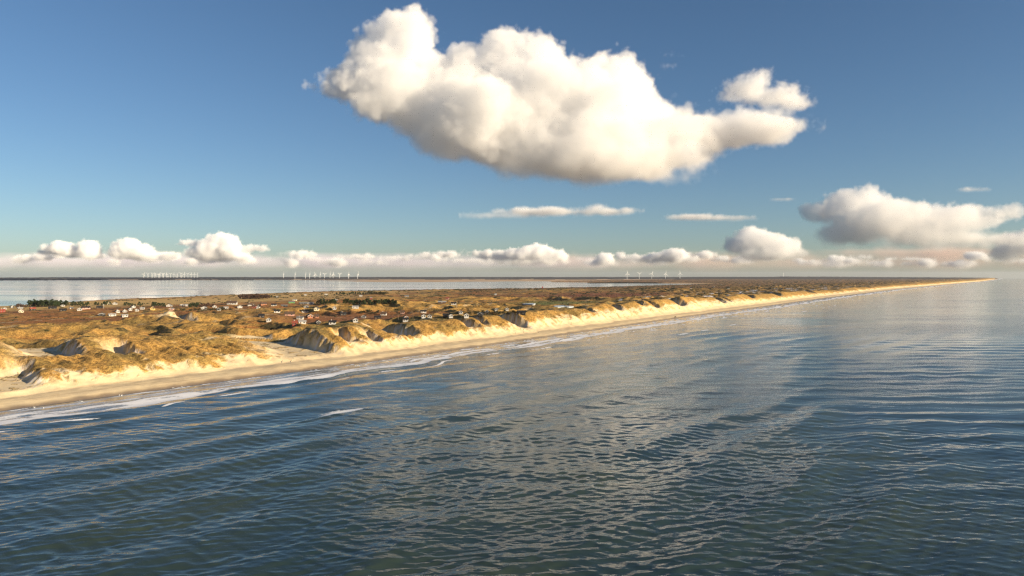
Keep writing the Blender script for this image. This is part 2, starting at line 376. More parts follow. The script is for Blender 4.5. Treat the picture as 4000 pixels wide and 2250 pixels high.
# where a photo pixel meets the ground
PYt = project_y(TX, TY, TZ)
pxcol = 2000 + FPX * np.tan(th)
def ground(x, y, lift=0.):
    """first visible ground point under photo pixel x, y -> world Vector"""
    j = int(np.clip(np.searchsorted(pxcol, x), 1, NCOL - 1))
    py = PYt[:, j]; i = int(np.argmax((py <= y) & (rows > -20)))
    return Vector((TX[i, j], TY[i, j], TZ[i, j] + lift))
def ground_sn(s, t):
    z = terrain(np.array([[float(s)]]), np.array([[float(t)]]), np.ones((1, 1)))[0][0, 0]
    X, Y = to_xy(s, float(coast(s)) + t); return Vector((X, Y, z - drop(X, Y)))

# ------------------------------------------------------------------ the sea
def make_sea():
    rng = np.random.default_rng(4)
    phi = np.concatenate([np.linspace(R(32), R(23), 30, endpoint=False), np.linspace(R(23), R(.9), 520, endpoint=False), np.linspace(R(.9), R(.2432), 60)])
    # distance with the curved earth: tan(phi) = (H + r^2/2R)/r
    a = 1 / (2 * RE); tp = np.tan(phi); disc = np.maximum(tp * tp - 4 * a * H, 0)
    r = (tp - np.sqrt(disc)) / (2 * a)
    r = np.concatenate([r, [r[-1] + 2500, r[-1] + 6000]])
    az = np.arctan(np.concatenate([np.linspace(math.tan(R(-50)), math.tan(R(-37)), 60, endpoint=False), np.linspace(math.tan(R(-37)), math.tan(R(37)), 940, endpoint=False), np.linspace(math.tan(R(37)), math.tan(R(52)), 60)]))
    AZ, RR = np.meshgrid(az, r)
    RR = RR / np.cos(AZ) * .999
    RR = np.minimum(RR, 36000)
    X = RR * np.sin(AZ); Y = RR * np.cos(AZ)
    s, n = to_sn(X, Y); t = n - coast(s)                      # t < 0 at sea
    cell = np.maximum(np.gradient(RR, axis=0), RR * .0018)
    X, Y, s, t, cell = (q.astype(np.float32) for q in (X, Y, s, t, cell))
    off = np.clip(-t, 0, None)
    shoal = sst(2, 45, off)
    Z = np.zeros_like(X); DX = np.zeros_like(X); DY = np.zeros_like(X)
    warp = 6 * pn(X / 130., Y / 130., 201)
    def wave(lam, crest_az, amp, ph, mask=1., sharp=.55):
        nonlocal Z, DX, DY
        k = 2 * math.pi / lam; d = crest_az - math.pi / 2           # travel direction is across the crest
        kx, ky = math.sin(d), math.cos(d)
        A = amp * sst(2.2, 5., lam / cell) * mask
        arg = k * (X * kx + Y * ky + warp * min(1, lam / 14.)) + ph
        sn = np.sin(arg); Z = Z + A * (sn + sharp * .35 * (sn * sn - .5)); c = np.cos(arg) * A * sharp
        DX = DX + kx * c; DY = DY + ky * c
    G = [.55 + .75 * sst(-.5, .5, pn(X / w + 7 * i, Y / w, 210 + i)) for i, w in enumerate((60., 45., 30., 18., 11.))]
    side = sst(-40, 240, X - .25 * Y)                                   # the sea turns more confused away from the shore
    for i in range(9):
        lam = rng.uniform(15, 34); wave(lam, R(40) + rng.normal(0, R(7)), .0036 * lam * rng.uniform(.7, 1.3), rng.uniform(0, 6.28), shoal * (1.0 - .45 * side) * G[i % 2])
    for i in range(9):
        lam = rng.uniform(9, 26); wave(lam, R(84) + rng.normal(0, R(11)), .0036 * lam * rng.uniform(.7, 1.3), rng.uniform(0, 6.28), shoal * (.35 + .65 * side) * G[1 + i % 2])
    for i in range(46):
        lam = 1.7 * (7. / 1.7) ** rng.uniform(0, 1); wave(lam, R(76) + rng.normal(0, R(27)), .0032 * lam * rng.uniform(.5, 1.5), rng.uniform(0, 6.28), shoal * G[2 + i % 3])
    # shore break: rollers standing up along the shore
    line = 37 + 8 * pn(s / 75., 0 * s + 2.2, 301) + 4 * pn(s / 21., 0 * s, 302)
    Z = Z + .55 * np.exp(-((off - line - 2.5) / 2.6) ** 2) * sst(-.35, .2, pn(s / 60., 0 * s + 8, 303))
    nz = fbm(s / 24., off / 5., 311, 3)
    br = np.exp(-(np.where(off > line, (off - line) / 1.4, (line - off) / 10.)) ** 2) * (.60 + .6 * pn(s / 33., 0 * s + .7, 304) + .35 * pn(s / 6., off / 5., 309)) + .8 * np.exp(-((off - line) / 1.8) ** 2) * sst(-.3, .2, pn(s / 50., 0 * s + 4.4, 300))
    br2 = np.exp(-((off - line + 15 - 7 * pn(s / 70., 0 * s, 305)) / 2.2) ** 2) * sst(-.25, .2, pn(s / 46., 0 * s + 3.1, 306))
    swash = sst(0, 3, off) * (1 - sst(line - 3, line + 2, off))
    edge = np.exp(-((off - 2.5 - 1.5 * pn(s / 9., 0 * s, 307)) / .9) ** 2) * sst(-.1, .4, pn(s / 12., 0 * s + 5, 308))
    br3 = np.exp(-((off - line - 13 - 6 * pn(s / 60., 0 * s + 1.2, 312)) / 1.5) ** 2) * sst(-.05, .25, pn(s / 34., 0 * s + 6.1, 313))
    foam = 1.15 * br * (.62 + .75 * np.clip(pn(s / 13., 0 * s + 2.9, 314) + .3, 0, 1)) + .9 * br2 + 1.0 * br3 + swash * (.26 + .34 * nz) + .8 * edge
    # breakers on the outer bar further down the coast, one near the camera
    bar = sst(520, 900, s) * (1 - sst(2600, 4200, s))
    for j, (o0, wd) in enumerate(((58, 3.4), (80, 3.6), (112, 3.4))):
        foam = foam + bar * .8 * np.exp(-((off - o0 - 7 * pn(s / 120., 0 * s + j, 320 + j)) / wd) ** 2) * sst(.12, .42, pn(s / 38., off / 90. + j * 3, 330 + j))
    foam = foam + .75 * np.exp(-((off - 30 - 5 * pn(s / 150., 0 * s, 341)) / (3 + s / 900.)) ** 2) * sst(2200, 3200, s) * sst(-.3, .3, pn(s / 200., off / 60., 342))
    g = ray(1345, 1610); kx = H / -g.z; bx, by = g.x * kx, g.y * kx
    bs, bn = to_sn(bx, by); ds, dn = s - bs, n - bn
    foam = foam + 1.2 * np.exp(-((ds / 13.) ** 2 + (dn / 2.8) ** 2)) * (dn > -2) + .5 * np.exp(-(((ds + 3) / 12.) ** 2 + ((dn - 5) / 3.5) ** 2))
    Z = Z + .6 * np.exp(-(((ds + 12) / 24.) ** 2 + ((dn + 2.0) / 2.2) ** 2))
    caps = sst(.60, .72, pn(X / 17., Y / 9., 351) * .7 + .5 * pn(X / 60., Y / 40., 352)) * shoal * .45
    foam = foam + caps * .5
    milk = np.clip(swash * (.42 + .45 * nz) + .25 * (1 - sst(15, 60, off)) * sst(-.2, .5, nz) * .4, 0, 1)
    P = np.stack([X + DX, Y + DY, Z - drop(X, Y)], -1)
    o = grid_mesh('sea', P, (t < 9), {'foam': np.clip(foam, 0, 1.2), 'milk': milk, 'calm': .8 * (1 - sst(8, 50, off))})
    o.data.materials.append(sea_material()); return structure(o)
sea = make_sea()
print('sea', time.time() - T0)

def make_fjord():
    r = np.concatenate([np.geomspace(900, 14000, 90)]); az = np.arctan(np.linspace(math.tan(R(-52)), math.tan(R(31)), 120))
    AZ, RR = np.meshgrid(az, r); X = RR * np.sin(AZ); Y = RR * np.cos(AZ)
    s, n = to_sn(X, Y); t = n - coast(s)
    o = grid_mesh('fjord', np.stack([X, Y, -drop(X, Y) + 0 * X], -1), (t > 700)); o.data.materials.append(fjord_material()); return structure(o)
make_fjord()

# ------------------------------------------------------------------ the land across the fjord
def make_far_land():
    x = np.linspace(-1.2, .664, 900); r = np.concatenate([np.linspace(6000, 9000, 50, endpoint=False), np.geomspace(9000, 26000, 120)])
    XX, RR = np.meshgrid(x, r); px = 2000 + FPX * XX
    X = RR * XX; Y = RR * np.ones_like(XX)                        # Y is depth
    s, n = to_sn(X, Y)
    wob = fbm(X / 900., Y / 900., 401, 4)
    shore = np.interp(px, [-1500, 0, 400, 900, 1400, 2000, 2500, 3000, 4000], [9000, 9700, 9900, 10400, 10600, 10800, 10900, 10800, 10500]) + 260 * wob
    hill = np.interp(px, [-1500, 0, 500, 1000, 1600, 2400, 2800, 3100, 3400, 3700, 3900], [18, 18, 22, 20, 22, 19, 24, 34, 26, 18, 8.])
    land = sst(0, 350, Y - shore); inn = sst(200, 2200, Y - shore)
    z = -2 + land * 4.5 + inn * hill * (.75 + .35 * fbm(X / 1500., Y / 1500., 405, 3))
    # the reed flats of the peninsula
    pen_w = sst(1050, 1500, px + 160 * wob)
    near = np.interp(px, [900, 1100, 1500, 1700, 1990, 2200, 2700, 2900, 3900], [8800, 8300, 7000, 6800, 7600, 7900, 7500, 6000, 6000]) + 200 * fbm(X / 600., Y / 300., 411, 3)
    pen = pen_w * sst(-60, 60, Y - near)
    z = np.maximum(z, -2 + pen * 2.9 + .1 * wob)
    strip = sst(0, 300, n - coast(s) - 25)
    z = np.where((n < coast(s) + 2500) & (s > 5000), np.maximum(z, -2 + 7 * strip), z)
    z = np.where(n < coast(s) + 25, -3, z)
    col = np.empty(z.shape + (3,)); col[:] = (.50, .35, .21)
    pale = sst(.1, .5, fbm(X / 700., Y / 260., 415, 3)); col = lerp(col, (.56, .44, .31), pale * .6)
    col = lerp(col, (.075, .075, .07), sst(3.0, 6.0, z)); col = lerp(col, (.20, .17, .09), sst(4, 7, z) * sst(.25, .5, fbm(X / 500., Y / 900., 417, 3)))
    col = lerp(col, (.07, .062, .035), strip * ((n < coast(s) + 2500) & (s > 5000)))
    o = structure(grid_mesh('far_land', np.stack([X, Y, z - drop(X, Y)], -1), z > -1.9, {'Col': col}))
    m = col_attr_material('far fields', scale=.004); o.data.materials.append(m)
    # forest canopy over the hills
    x2 = np.linspace(-1.2, .655, 1500); r2 = np.geomspace(9800, 24000, 46); XX, RR = np.meshgrid(x2, r2); px = 2000 + FPX * XX
    X = RR * XX; Y = RR + 0 * XX; s, n = to_sn(X, Y)
    shore = np.interp(px, [-1500, 0, 400, 900, 1400, 2000, 2500, 3000, 4000], [9000, 9700, 9900, 10400, 10600, 10800, 10900, 10800, 10500]) + 260 * fbm(X / 900., Y / 900., 401, 4)
    hill = np.interp(px, [-1500, 0, 500, 1000, 1600, 2400, 2800, 3100, 3400, 3700, 3900], [18, 18, 22, 20, 22, 19, 24, 34, 26, 18, 8.])
    gz = 2.5 + sst(200, 2200, Y - shore) * hill * (.75 + .35 * fbm(X / 1500., Y / 1500., 405, 3))
    dens = fbm(X / 420., Y / 1100., 421, 3) + .4 * sst(2500, 3000, px) + .12
    rnd = np.random.default_rng(9).uniform(-1, 1, X.shape)
    tree = np.where(dens > 0, 9 + 5 * fbm(X / 90., Y / 90., 423, 2) + 2.6 * rnd, -14)
    ok = (Y > shore + 130) & (n > coast(s) + 300)
    zf = np.where(ok, gz + tree, -20)
    f = grid_mesh('forest', np.stack([X, Y, zf - drop(X, Y)], -1), (zf > -15), {'Col': np.broadcast_to(np.array((.045, .046, .045)), X.shape + (3,)).copy()}, smooth=False)
    f.data.materials.append(col_attr_material('far woods', scale=.02)); stuff(f, 'dark far-off woods along the horizon across the water', 'forest')
make_far_land()
print('far', time.time() - T0)
DEBUG = False

# ------------------------------------------------------------------ materials of the things
MW = plain('white painted wood', (.50, .49, .455), .75, .1); MCREAM = plain('cream paint', (.74, .66, .44), .7, .06)
MBLK = plain('black stained wood', (.022, .020, .018), .75, .2); MGREY = plain('grey weathered wood', (.24, .22, .20), .85, .15); MBRN = plain('brown stained wood', (.13, .075, .045), .8, .15)
MRED = plain('red painted wood', (.32, .04, .03), .7, .12); MBRICK = plain('red brick', (.40, .17, .09), .9, .15, 4); MPINK = plain('pale red brick', (.52, .30, .24), .9, .12, 4); MGRN = plain('green painted sheet', (.10, .30, .10), .6, .1); MYEL = plain('yellow paint', (.72, .52, .16), .7, .08)
RBLK = plain('black felt roof', (.020, .020, .022), .85, .2); RGREY = plain('grey fibre cement roof', (.17, .17, .17), .9, .15); RRED = plain('red tile roof', (.28, .075, .045), .8, .15, 3); RTHATCH = plain('brown thatch roof', (.10, .065, .045), .95, .2, 3); RPALE = plain('pale grey roof', (.34, .33, .31), .85, .08)
MGLASS = plain('window glass', (.03, .035, .04), .08, .05, spec=.6); MTURB = plain('turbine white', (.82, .82, .80), .45, .02); MPOLE = plain('pole timber', (.26, .19, .12), .9, .15); MSTEEL = plain('galvanised steel', (.55, .56, .57), .5, .1)
MLEAF = plain('pine needles', (.035, .050, .020), .9, .45, .9, .1); MBARE = plain('bare twigs', (.085, .052, .036), .95, .4, .9, .1); MBARK = plain('bark', (.09, .065, .045), .95, .2); MHEDGE = plain('dark scrub', (.050, .050, .022), .95, .4, .5, .1)
WALLS = dict(white=MW, cream=MCREAM, black=MBLK, grey=MGREY, brown=MBRN, red=MRED, brick=MBRICK, pink=MPINK, green=MGRN, yellow=MYEL)
ROOFS = dict(black=RBLK, grey=RGREY, red=RRED, thatch=RTHATCH, pale=RPALE)
WALLW = dict(white='white', cream='cream', black='black wooden', grey='grey wooden', brown='brown wooden', red='red', brick='red brick', pink='pale red brick', green='green', yellow='yellow')
ROOFW = dict(black='black', grey='grey', red='red tiled', thatch='brown', pale='pale')
ORD = 'first second third fourth fifth sixth seventh eighth ninth tenth eleventh twelfth thirteenth fourteenth fifteenth sixteenth seventeenth eighteenth nineteenth twentieth twenty-first twenty-second twenty-third twenty-fourth twenty-fifth twenty-sixth twenty-seventh twenty-eighth'.split()

# ------------------------------------------------------------------ summer houses
# x, y of the foot in the photo, G gable to the sea / L long side to the sea, wall, roof, width in photo px
HOUSES = [(4, 1219, 'L', 'red', 'red', 26), (14, 1209, 'G', 'white', 'grey', 17), (44, 1202, 'G', 'white', 'black', 13), (81, 1220, 'G', 'cream', 'red', 24), (123, 1211, 'L', 'black', 'red', 28), (76, 1208, 'L', 'grey', 'pale', 26), (200, 1206, 'L', 'black', 'black', 40), (243, 1198, 'G', 'white', 'grey', 16), (243, 1215, 'L', 'black', 'black', 34),
    (274, 1207, 'L', 'brown', 'grey', 20), (334, 1207, 'L', 'pink', 'black', 42), (310, 1214, 'G', 'white', 'pale', 22), (384, 1205, 'L', 'black', 'black', 28), (421, 1190, 'G', 'cream', 'grey', 14), (448, 1189, 'G', 'white', 'black', 22), (392, 1234, 'G', 'black', 'grey', 30), (435, 1236, 'L', 'white', 'pale', 38), (454, 1221, 'G', 'white', 'black', 20), (483, 1220, 'G', 'white', 'black', 22), (482, 1238, 'L', 'white', 'pale', 30),
    (504, 1213, 'G', 'white', 'black', 18), (517, 1203, 'G', 'white', 'black', 20), (531, 1215, 'G', 'white', 'black', 18), (552, 1210, 'L', 'white', 'pale', 22), (592, 1211, 'G', 'yellow', 'thatch', 20),
    (661, 1198, 'G', 'white', 'black', 30), (668, 1211, 'G', 'pink', 'grey', 22), (708, 1196, 'G', 'white', 'grey', 20), (724, 1196, 'L', 'white', 'pale', 12), (792, 1207, 'G', 'white', 'grey', 30), (833, 1204, 'G', 'white', 'black', 22), (853, 1213, 'L', 'white', 'grey', 20), (880, 1207, 'L', 'white', 'pale', 24), (904, 1191, 'L', 'white', 'thatch', 54), (931, 1203, 'G', 'white', 'grey', 26),
    (974, 1196, 'L', 'white', 'thatch', 24), (992, 1201, 'L', 'red', 'thatch', 22), (1006, 1203, 'G', 'white', 'black', 14), (1026, 1194, 'L', 'brick', 'thatch', 34), (1066, 1195, 'L', 'white', 'black', 28), (1080, 1162, 'G', 'grey', 'pale', 14), (1138, 1184, 'L', 'green', 'grey', 34), (1180, 1190, 'L', 'black', 'grey', 44), (1212, 1190, 'L', 'white', 'pale', 34), (1150, 1175, 'L', 'cream', 'pale', 22), (1196, 1202, 'G', 'white', 'grey', 20), (1108, 1198, 'L', 'black', 'grey', 34),
    (1078, 1222, 'L', 'white', 'black', 34), (1190, 1221, 'L', 'white', 'black', 38), (1236, 1215, 'G', 'cream', 'black', 28), (1128, 1233, 'L', 'pink', 'thatch', 52), (1208, 1243, 'G', 'brick', 'black', 30), (1235, 1243, 'L', 'brick', 'thatch', 20), (1168, 1248, 'L', 'white', 'grey', 36), (1179, 1264, 'L', 'white', 'pale', 40), (1240, 1266, 'G', 'black', 'black', 24), (1298, 1266, 'L', 'white', 'black', 40), (1388, 1256, 'G', 'white', 'black', 28), (1420, 1243, 'G', 'grey', 'black', 22), (1148, 1270, 'L', 'red', 'red', 10), (1046, 1256, 'G', 'white', 'black', 24), (1020, 1241, 'L', 'black', 'black', 30), (1339, 1231, 'L', 'black', 'black', 36),
    (1386, 1205, 'L', 'white', 'pale', 36), (1305, 1208, 'G', 'white', 'black', 20), (1308, 1177, 'G', 'black', 'grey', 22), (1188, 1154, 'L', 'white', 'pale', 14), (1405, 1158, 'L', 'white', 'pale', 18), (1446, 1168, 'G', 'red', 'pale', 8), (1588, 1159, 'L', 'grey', 'grey', 24), (1745, 1169, 'L', 'pink', 'red', 18), (1723, 1187, 'L', 'brown', 'pale', 46), (1770, 1192, 'L', 'white', 'black', 28), (1270, 1152, 'L', 'white', 'pale', 18),
    (1495, 1232, 'L', 'white', 'thatch', 32), (1471, 1245, 'L', 'black', 'black', 36), (1580, 1246, 'G', 'pink', 'black', 24), (1582, 1256, 'L', 'white', 'black', 30), (1650, 1223, 'L', 'white', 'black', 32), (1570, 1226, 'L', 'pink', 'thatch', 22), (1652, 1241, 'G', 'white', 'black', 12), (1676, 1241, 'G', 'white', 'black', 10), (1757, 1245, 'G', 'white', 'black', 20), (1800, 1226, 'G', 'white', 'black', 18), (1817, 1239, 'G', 'white', 'black', 24), (1737, 1240, 'L', 'black', 'black', 24), (1877, 1234, 'G', 'black', 'black', 26), (1899, 1226, 'G', 'black', 'black', 16), (1936, 1213, 'G', 'white', 'black', 9), (1976, 1213, 'G', 'white', 'black', 8), (2035, 1228, 'L', 'black', 'black', 46), (1934, 1152, 'L', 'white', 'pale', 12),
    (2698, 1131, 'L', 'white', 'black', 9), (2787, 1122, 'G', 'white', 'grey', 9), (2843, 1128, 'L', 'white', 'black', 12), (2889, 1107, 'L', 'white', 'grey', 12), (2817, 1112, 'L', 'white', 'grey', 10), (2960, 1118, 'L', 'white', 'black', 9), (3028, 1104, 'L', 'cream', 'grey', 9), (3050, 1130, 'L', 'white', 'black', 9), (3280, 1098, 'L', 'white', 'pale', 8), (3390, 1106, 'L', 'cream', 'pale', 8)]
def zone(x, y):
    if x > 2100: return 'in the far dunes'
    if x < 262: return 'by the far left pines'
    if x < 605: return 'left of sandy dune top'
    if x < 960: return 'along the flat meadow'
    if x < 1258 and y < 1210 and y > 1158: return 'around the green barn'
    if x < 1460 and y >= 1210: return 'in the heather hollow'
    if y < 1210 and x < 1935 and not (1880 < x): return 'beyond the pine hedge'
    if y < 1160: return 'beyond the pine hedge'
    return 'left of green meadow'
def make_house(x, y, typ, wall, roof, wpx, rnd, label):
    p = ground(x, y); d = p.y; m = d / FPX
    W = max(4.6, min(wpx * .66 * m, 21.)); face = math.atan2(-p.x, p.y) + R(rnd.uniform(-14, 14))
    if typ == 'G': span, length = W, max(9., W * 1.35)                  # gable towards -y (the viewer)
    else: length, span = W, min(9., max(5.5, W * .55))
    rz = face if typ == 'G' else face + math.pi / 2
    hw = 2.1 if W < 16 else 2.5; rise = span * .5 * math.tan(R({'thatch': 42, 'black': 31, 'red': 36}.get(roof, 22)))
    if W > 20 and typ == 'G': hw = 4
    if DEBUG: print('HOUSE', x, y, [round(q) for q in p], [round(q) for q in (to_sn(p.x, p.y)[0], to_sn(p.x, p.y)[1] - float(coast(to_sn(p.x, p.y)[0])))])
    root = empty('summer_house', (p.x, p.y, p.z + .1), rz)
    a = span / 2; L = length / 2
    mb = MB(); mb.prism([(-a, -1.2), (a, -1.2), (a, hw), (0, hw + rise), (-a, hw)], -L, L); w = mb.build('wall', WALLS[wall], root)
    ov, tk = .55, .28; sl_ = rise / a
    mb = MB()
    for sg in (-1, 1):
        q = [(0, hw + rise + .03), (sg * (a + ov), hw - ov * sl_ + .03), (sg * (a + ov), hw - ov * sl_ + .03 + tk), (0, hw + rise + .03 + tk)]
        mb.prism(q if sg < 0 else q[::-1], -L - ov, L + ov)
    ro = mb.build('roof', ROOFS[roof], root)
    if roof in ('thatch', 'red') or rnd.random() < .3:
        c = MB(); c.box(-.35, .35, L * .3 - .35, L * .3 + .35, hw + rise - .4, hw + rise + 1.1); c.build('chimney', MBRICK if wall in ('brick', 'pink') else MW, ro)
    trim = MW if wall != 'yellow' else MYEL
    for yy in ((-L - ov - .06,) if typ == 'G' else (-L - ov - .06, L + ov + .02)):
        tb = MB()
        for sg in (-1, 1):
            q = [(0, hw + rise - .15), (sg * (a + ov), hw - ov * sl_ - .15), (sg * (a + ov), hw - ov * sl_ + .36), (0, hw + rise + .36)]
            tb.prism(q if sg < 0 else q[::-1], yy, yy + .05)
        tb.build('bargeboard', trim if typ == 'G' or roof == 'pale' else ROOFS[roof], root)
    # windows and door on the side that faces the sea
    def opening(nm, u, z0, w_, h_, mat, frame):
        f = MB(); g = MB()
        if typ == 'G':
            f.box(u - w_ / 2 - .12, u + w_ / 2 + .12, -L - .07, -L + .02, z0 - .12, z0 + h_ + .12); g.box(u - w_ / 2, u + w_ / 2, -L - .10, -L - .05, z0, z0 + h_)
        else:   # the eaves side towards the viewer is -x after the turn
            f.box(-a - .07, -a + .02, u - w_ / 2 - .12, u + w_ / 2 + .12, z0 - .12, z0 + h_ + .12); g.box(-a - .10, -a - .05, u - w_ / 2, u + w_ / 2, z0, z0 + h_)
        fo = f.build(nm, frame, root); g.build('pane', mat, fo)
    n = 2 if typ == 'G' else max(2, int(length / 4.2)); half = (a if typ == 'G' else L)
    for i in range(n):
        u = -half + (i + .5) * (2 * half / n)
        if i == n // 2 and typ == 'L': opening('door', u, .1, .95, 2.0, MBRN if wall != 'brown' else MW, MW)
        else: opening('window', u, .75, min(1.7, half / n * 1.1), 1.2, MGLASS, MW)
    if typ == 'G' and rise > 2.2: opening('window', 0, hw + .35, 1.1, .9, MGLASS, MW)
    tag(root, label, 'house', 'summer houses among the dunes'); return root
def build_houses():
    rnd = random.Random(5); by = {}
    for h in HOUSES: by.setdefault(zone(h[0], h[1]), []).append(h)
    for z, hs in by.items():
        for i, h in enumerate(sorted(hs)):
            kind = 'gabled house' if h[2] == 'G' else 'long house'
            if h[3] == 'green': kind = 'barn'
            make_house(*h, rnd, f'{WALLW[h[3]]} {kind}, {ROOFW[h[4]]} roof, {ORD[i]} from left {z}')
build_houses()

# ------------------------------------------------------------------ poles, flag poles and lamp
POLES = [(1170, 1191, 28), (1430, 1199, 18), (1640, 1198, 16), (1554, 1252, 22), (1609, 1246, 22), (1689, 1243, 14), (1235, 1186, 16), (1250, 1221, 17), (260, 1202, 19), (358, 1192, 11), (465, 1194, 17), (469, 1194, 17), (420, 1219, 20), (434, 1233, 10), (938, 1191, 14), (710, 1210, 12), (1829, 1224, 20), (1845, 1232, 20), (1980, 1213, 14), (2029, 1213, 12), (1608, 1218, 16)]
for i, (x, y, h) in enumerate(sorted(POLES)):
    p = ground(x, y); hh = h * p.y / FPX + .8
    e = empty('utility_pole', (p.x, p.y, p.z - .4))
    mb = MB(); mb.tube((0, 0, 0), (0, 0, hh), .17, .12, 8); mb.build('pole', MPOLE, e)
    mb = MB(); mb.box(-.75, .75, -.06, .06, hh - .5, hh - .36); mb.build('crossarm', MPOLE, e)
    tag(e, f'thin wooden pole, {ORD[i]} from the left of the poles among the houses', 'pole', 'poles among the summer houses')
p = ground(1782, 1206); e = empty('street_lamp', p); mb = MB(); hh = 24 * p.y / FPX; mb.tube((0, 0, -.4), (0, 0, hh), .12, .09, 8); mb.build('pole', MSTEEL, e)
mb = MB(); mb.box(-.6, .6, -.35, .35, hh, hh + .35); mb.tube((0, 0, hh + .35), (0, 0, hh + .6), .55, .3, 10); mb.build('lamp_head', MYEL, e); tag(e, 'tall post with a yellow head beside the pale long roof', 'lamp')
p = ground(404, 1206); e = empty('radio_mast', p); hh = 14 * p.y / FPX; mb = MB(); mb.tube((0, 0, -.4), (0, 0, hh), .2, .15, 8); mb.build('mast', MSTEEL, e)
mb = MB(); mb.tube((0, -.5, hh), (0, -.2, hh), 1.3, .8, 16); mb.tube((0, -.2, hh), (0, .1, hh), .8, .2, 12); mb.build('dish', MW, e); tag(e, 'white round dish on a mast behind the left houses', 'dish')

# ------------------------------------------------------------------ trees and scrub
def crown_mesh(name, kind, seed, mat):
    rnd = random.Random(seed); mb = MB()
    ico = [(0, 0, 1), (.894, 0, .447), (.276, .851, .447), (-.724, .526, .447), (-.724, -.526, .447), (.276, -.851, .447), (.724, .526, -.447), (-.276, .851, -.447), (-.894, 0, -.447), (-.276, -.851, -.447), (.724, -.526, -.447), (0, 0, -1)]
    fc = [(0, 1, 2), (0, 2, 3), (0, 3, 4), (0, 4, 5), (0, 5, 1), (1, 6, 2), (2, 7, 3), (3, 8, 4), (4, 9, 5), (5, 10, 1), (2, 6, 7), (3, 7, 8), (4, 8, 9), (5, 9, 10), (1, 10, 6), (11, 7, 6), (11, 8, 7), (11, 9, 8), (11, 10, 9), (11, 6, 10)]
    for i in range(46):
        h = rnd.uniform(.18, 1.0)
        rad = (.34 * (1 - h) ** .6 + .06) if kind == 'pine' else .42 * math.sin(math.pi * min(1, .18 + .82 * h)) ** .6 + .05
        a = rnd.uniform(0, 6.283); q = rad * math.sqrt(rnd.random()); c = (q * math.cos(a), q * math.sin(a), h * .95); r = rnd.uniform(.05, .11)
        mb.add([(c[0] + v[0] * r * rnd.uniform(.5, 1.5), c[1] + v[1] * r * rnd.uniform(.5, 1.5), c[2] + v[2] * r * rnd.uniform(.4, 1.2)) for v in ico], fc)
    me = bpy.data.meshes.new(name); me.from_pydata(mb.v, [], mb.f); me.materials.append(mat); return me
CROWN = {'pine': [crown_mesh('crown', 'pine', i, MLEAF) for i in range(5)], 'bare': [crown_mesh('crown', 'bare', 20 + i, MBARE) for i in range(4)], 'bush': [crown_mesh('crown', 'bush', 40 + i, MHEDGE) for i in range(4)]}
tm = MB(); tm.tube((0, 0, -.06), (.01, 0, .35), .035, .02, 7); tm.tube((.01, 0, .33), (-.02, .01, .7), .02, .008, 6)
for k in range(4): tm.tube((0, 0, .28 + .08 * k), (.17 * math.cos(k * 2.2), .17 * math.sin(k * 2.2), .42 + .09 * k), .012, .004, 5)
tmo = bpy.data.meshes.new('trunk'); tmo.from_pydata(tm.v, [], tm.f); tmo.materials.append(MBARK)
def grove(x0, x1, y, n, hpx, kind, name, label, group, seed, dy=3., spread=1.25):
    rnd = random.Random(seed)
    for i in range(n):
        x = x0 + (x1 - x0) * (i + rnd.uniform(.1, .9)) / n; p = ground(x, y + rnd.uniform(-dy, dy * .5))
        h = hpx * p.y / FPX * rnd.uniform(.75, 1.12); e = empty(name, (p.x, p.y, p.z), rnd.uniform(0, 6.28)); e.scale = (h * spread, h * spread, h)
        share('trunk', tmo, e); share('crown', rnd.choice(CROWN[kind]), e)
        tag(e, label, 'tree', group)
grove(112, 218, 1198, 20, 27, 'pine', 'pine_tree', 'tall dark pine in the dense clump at far left before the fjord', 'pines of the far left clump', 1)
grove(218, 262, 1196, 6, 21, 'pine', 'pine_tree', 'lower dark pine straggling right of the far left clump', 'pines right of the far left clump', 2)
grove(272, 345, 1197, 8, 17, 'pine', 'pine_tree', 'low pine behind the pale red brick house', 'pines behind the pale red house', 3)
grove(365, 430, 1194, 8, 15, 'pine', 'pine_tree', 'low pine around the black house right of the pale red one', 'pines by the black house', 4)
grove(480, 560, 1196, 9, 14, 'pine', 'pine_tree', 'low pine behind the white gables left of the bare-topped dune', 'pines behind the left cluster', 5)
grove(60, 98, 1202, 7, 14, 'bare', 'bare_tree', 'reddish leafless tree beside the red roofed house at far left', 'leafless trees at far left', 6)
grove(590, 640, 1199, 9, 17, 'pine', 'pine_tree', 'dark pine in the clump left of the tall black roofed house', 'pines left of the tall house', 7)
grove(734, 778, 1201, 8, 18, 'pine', 'pine_tree', 'dark pine in the clump in front of the brown meadow', 'pines before the meadow', 8)
grove(775, 835, 1202, 9, 14, 'bare', 'bare_tree', 'leafless brown tree right of the pines before the meadow', 'leafless trees before the meadow', 9)
grove(936, 1045, 1168, 22, 19, 'bare', 'bare_tree', 'leafless tree in the dark grove on the fjord shore', 'trees of the shore grove', 10, spread=1.5)
grove(1050, 1085, 1166, 6, 9, 'pine', 'pine_tree', 'small pine right of the dark grove on the fjord shore', 'small pines right of the grove', 11)
grove(1238, 1312, 1189, 14, 18, 'pine', 'pine_tree', 'dark pine in the left block of the long hedge', 'pines of the left hedge block', 12)
grove(1340, 1548, 1191, 36, 18, 'pine', 'pine_tree', 'dark pine in the long straight hedge behind the houses', 'pines of the long hedge', 13, dy=1.5)
grove(1312, 1430, 1153, 18, 11, 'pine', 'pine_tree', 'pine in the strip of trees along the fjord shore', 'pines along the fjord shore', 14)
grove(1433, 1510, 1150, 14, 10, 'bush', 'shrub', 'dark shrub crowning the hill by the fjord shore', 'shrubs on the shore hill', 15, spread=1.8)
grove(800, 900, 1214, 9, 11, 'bush', 'shrub', 'dark shrub between the white houses along the meadow', 'shrubs between the meadow houses', 16, spread=1.7)
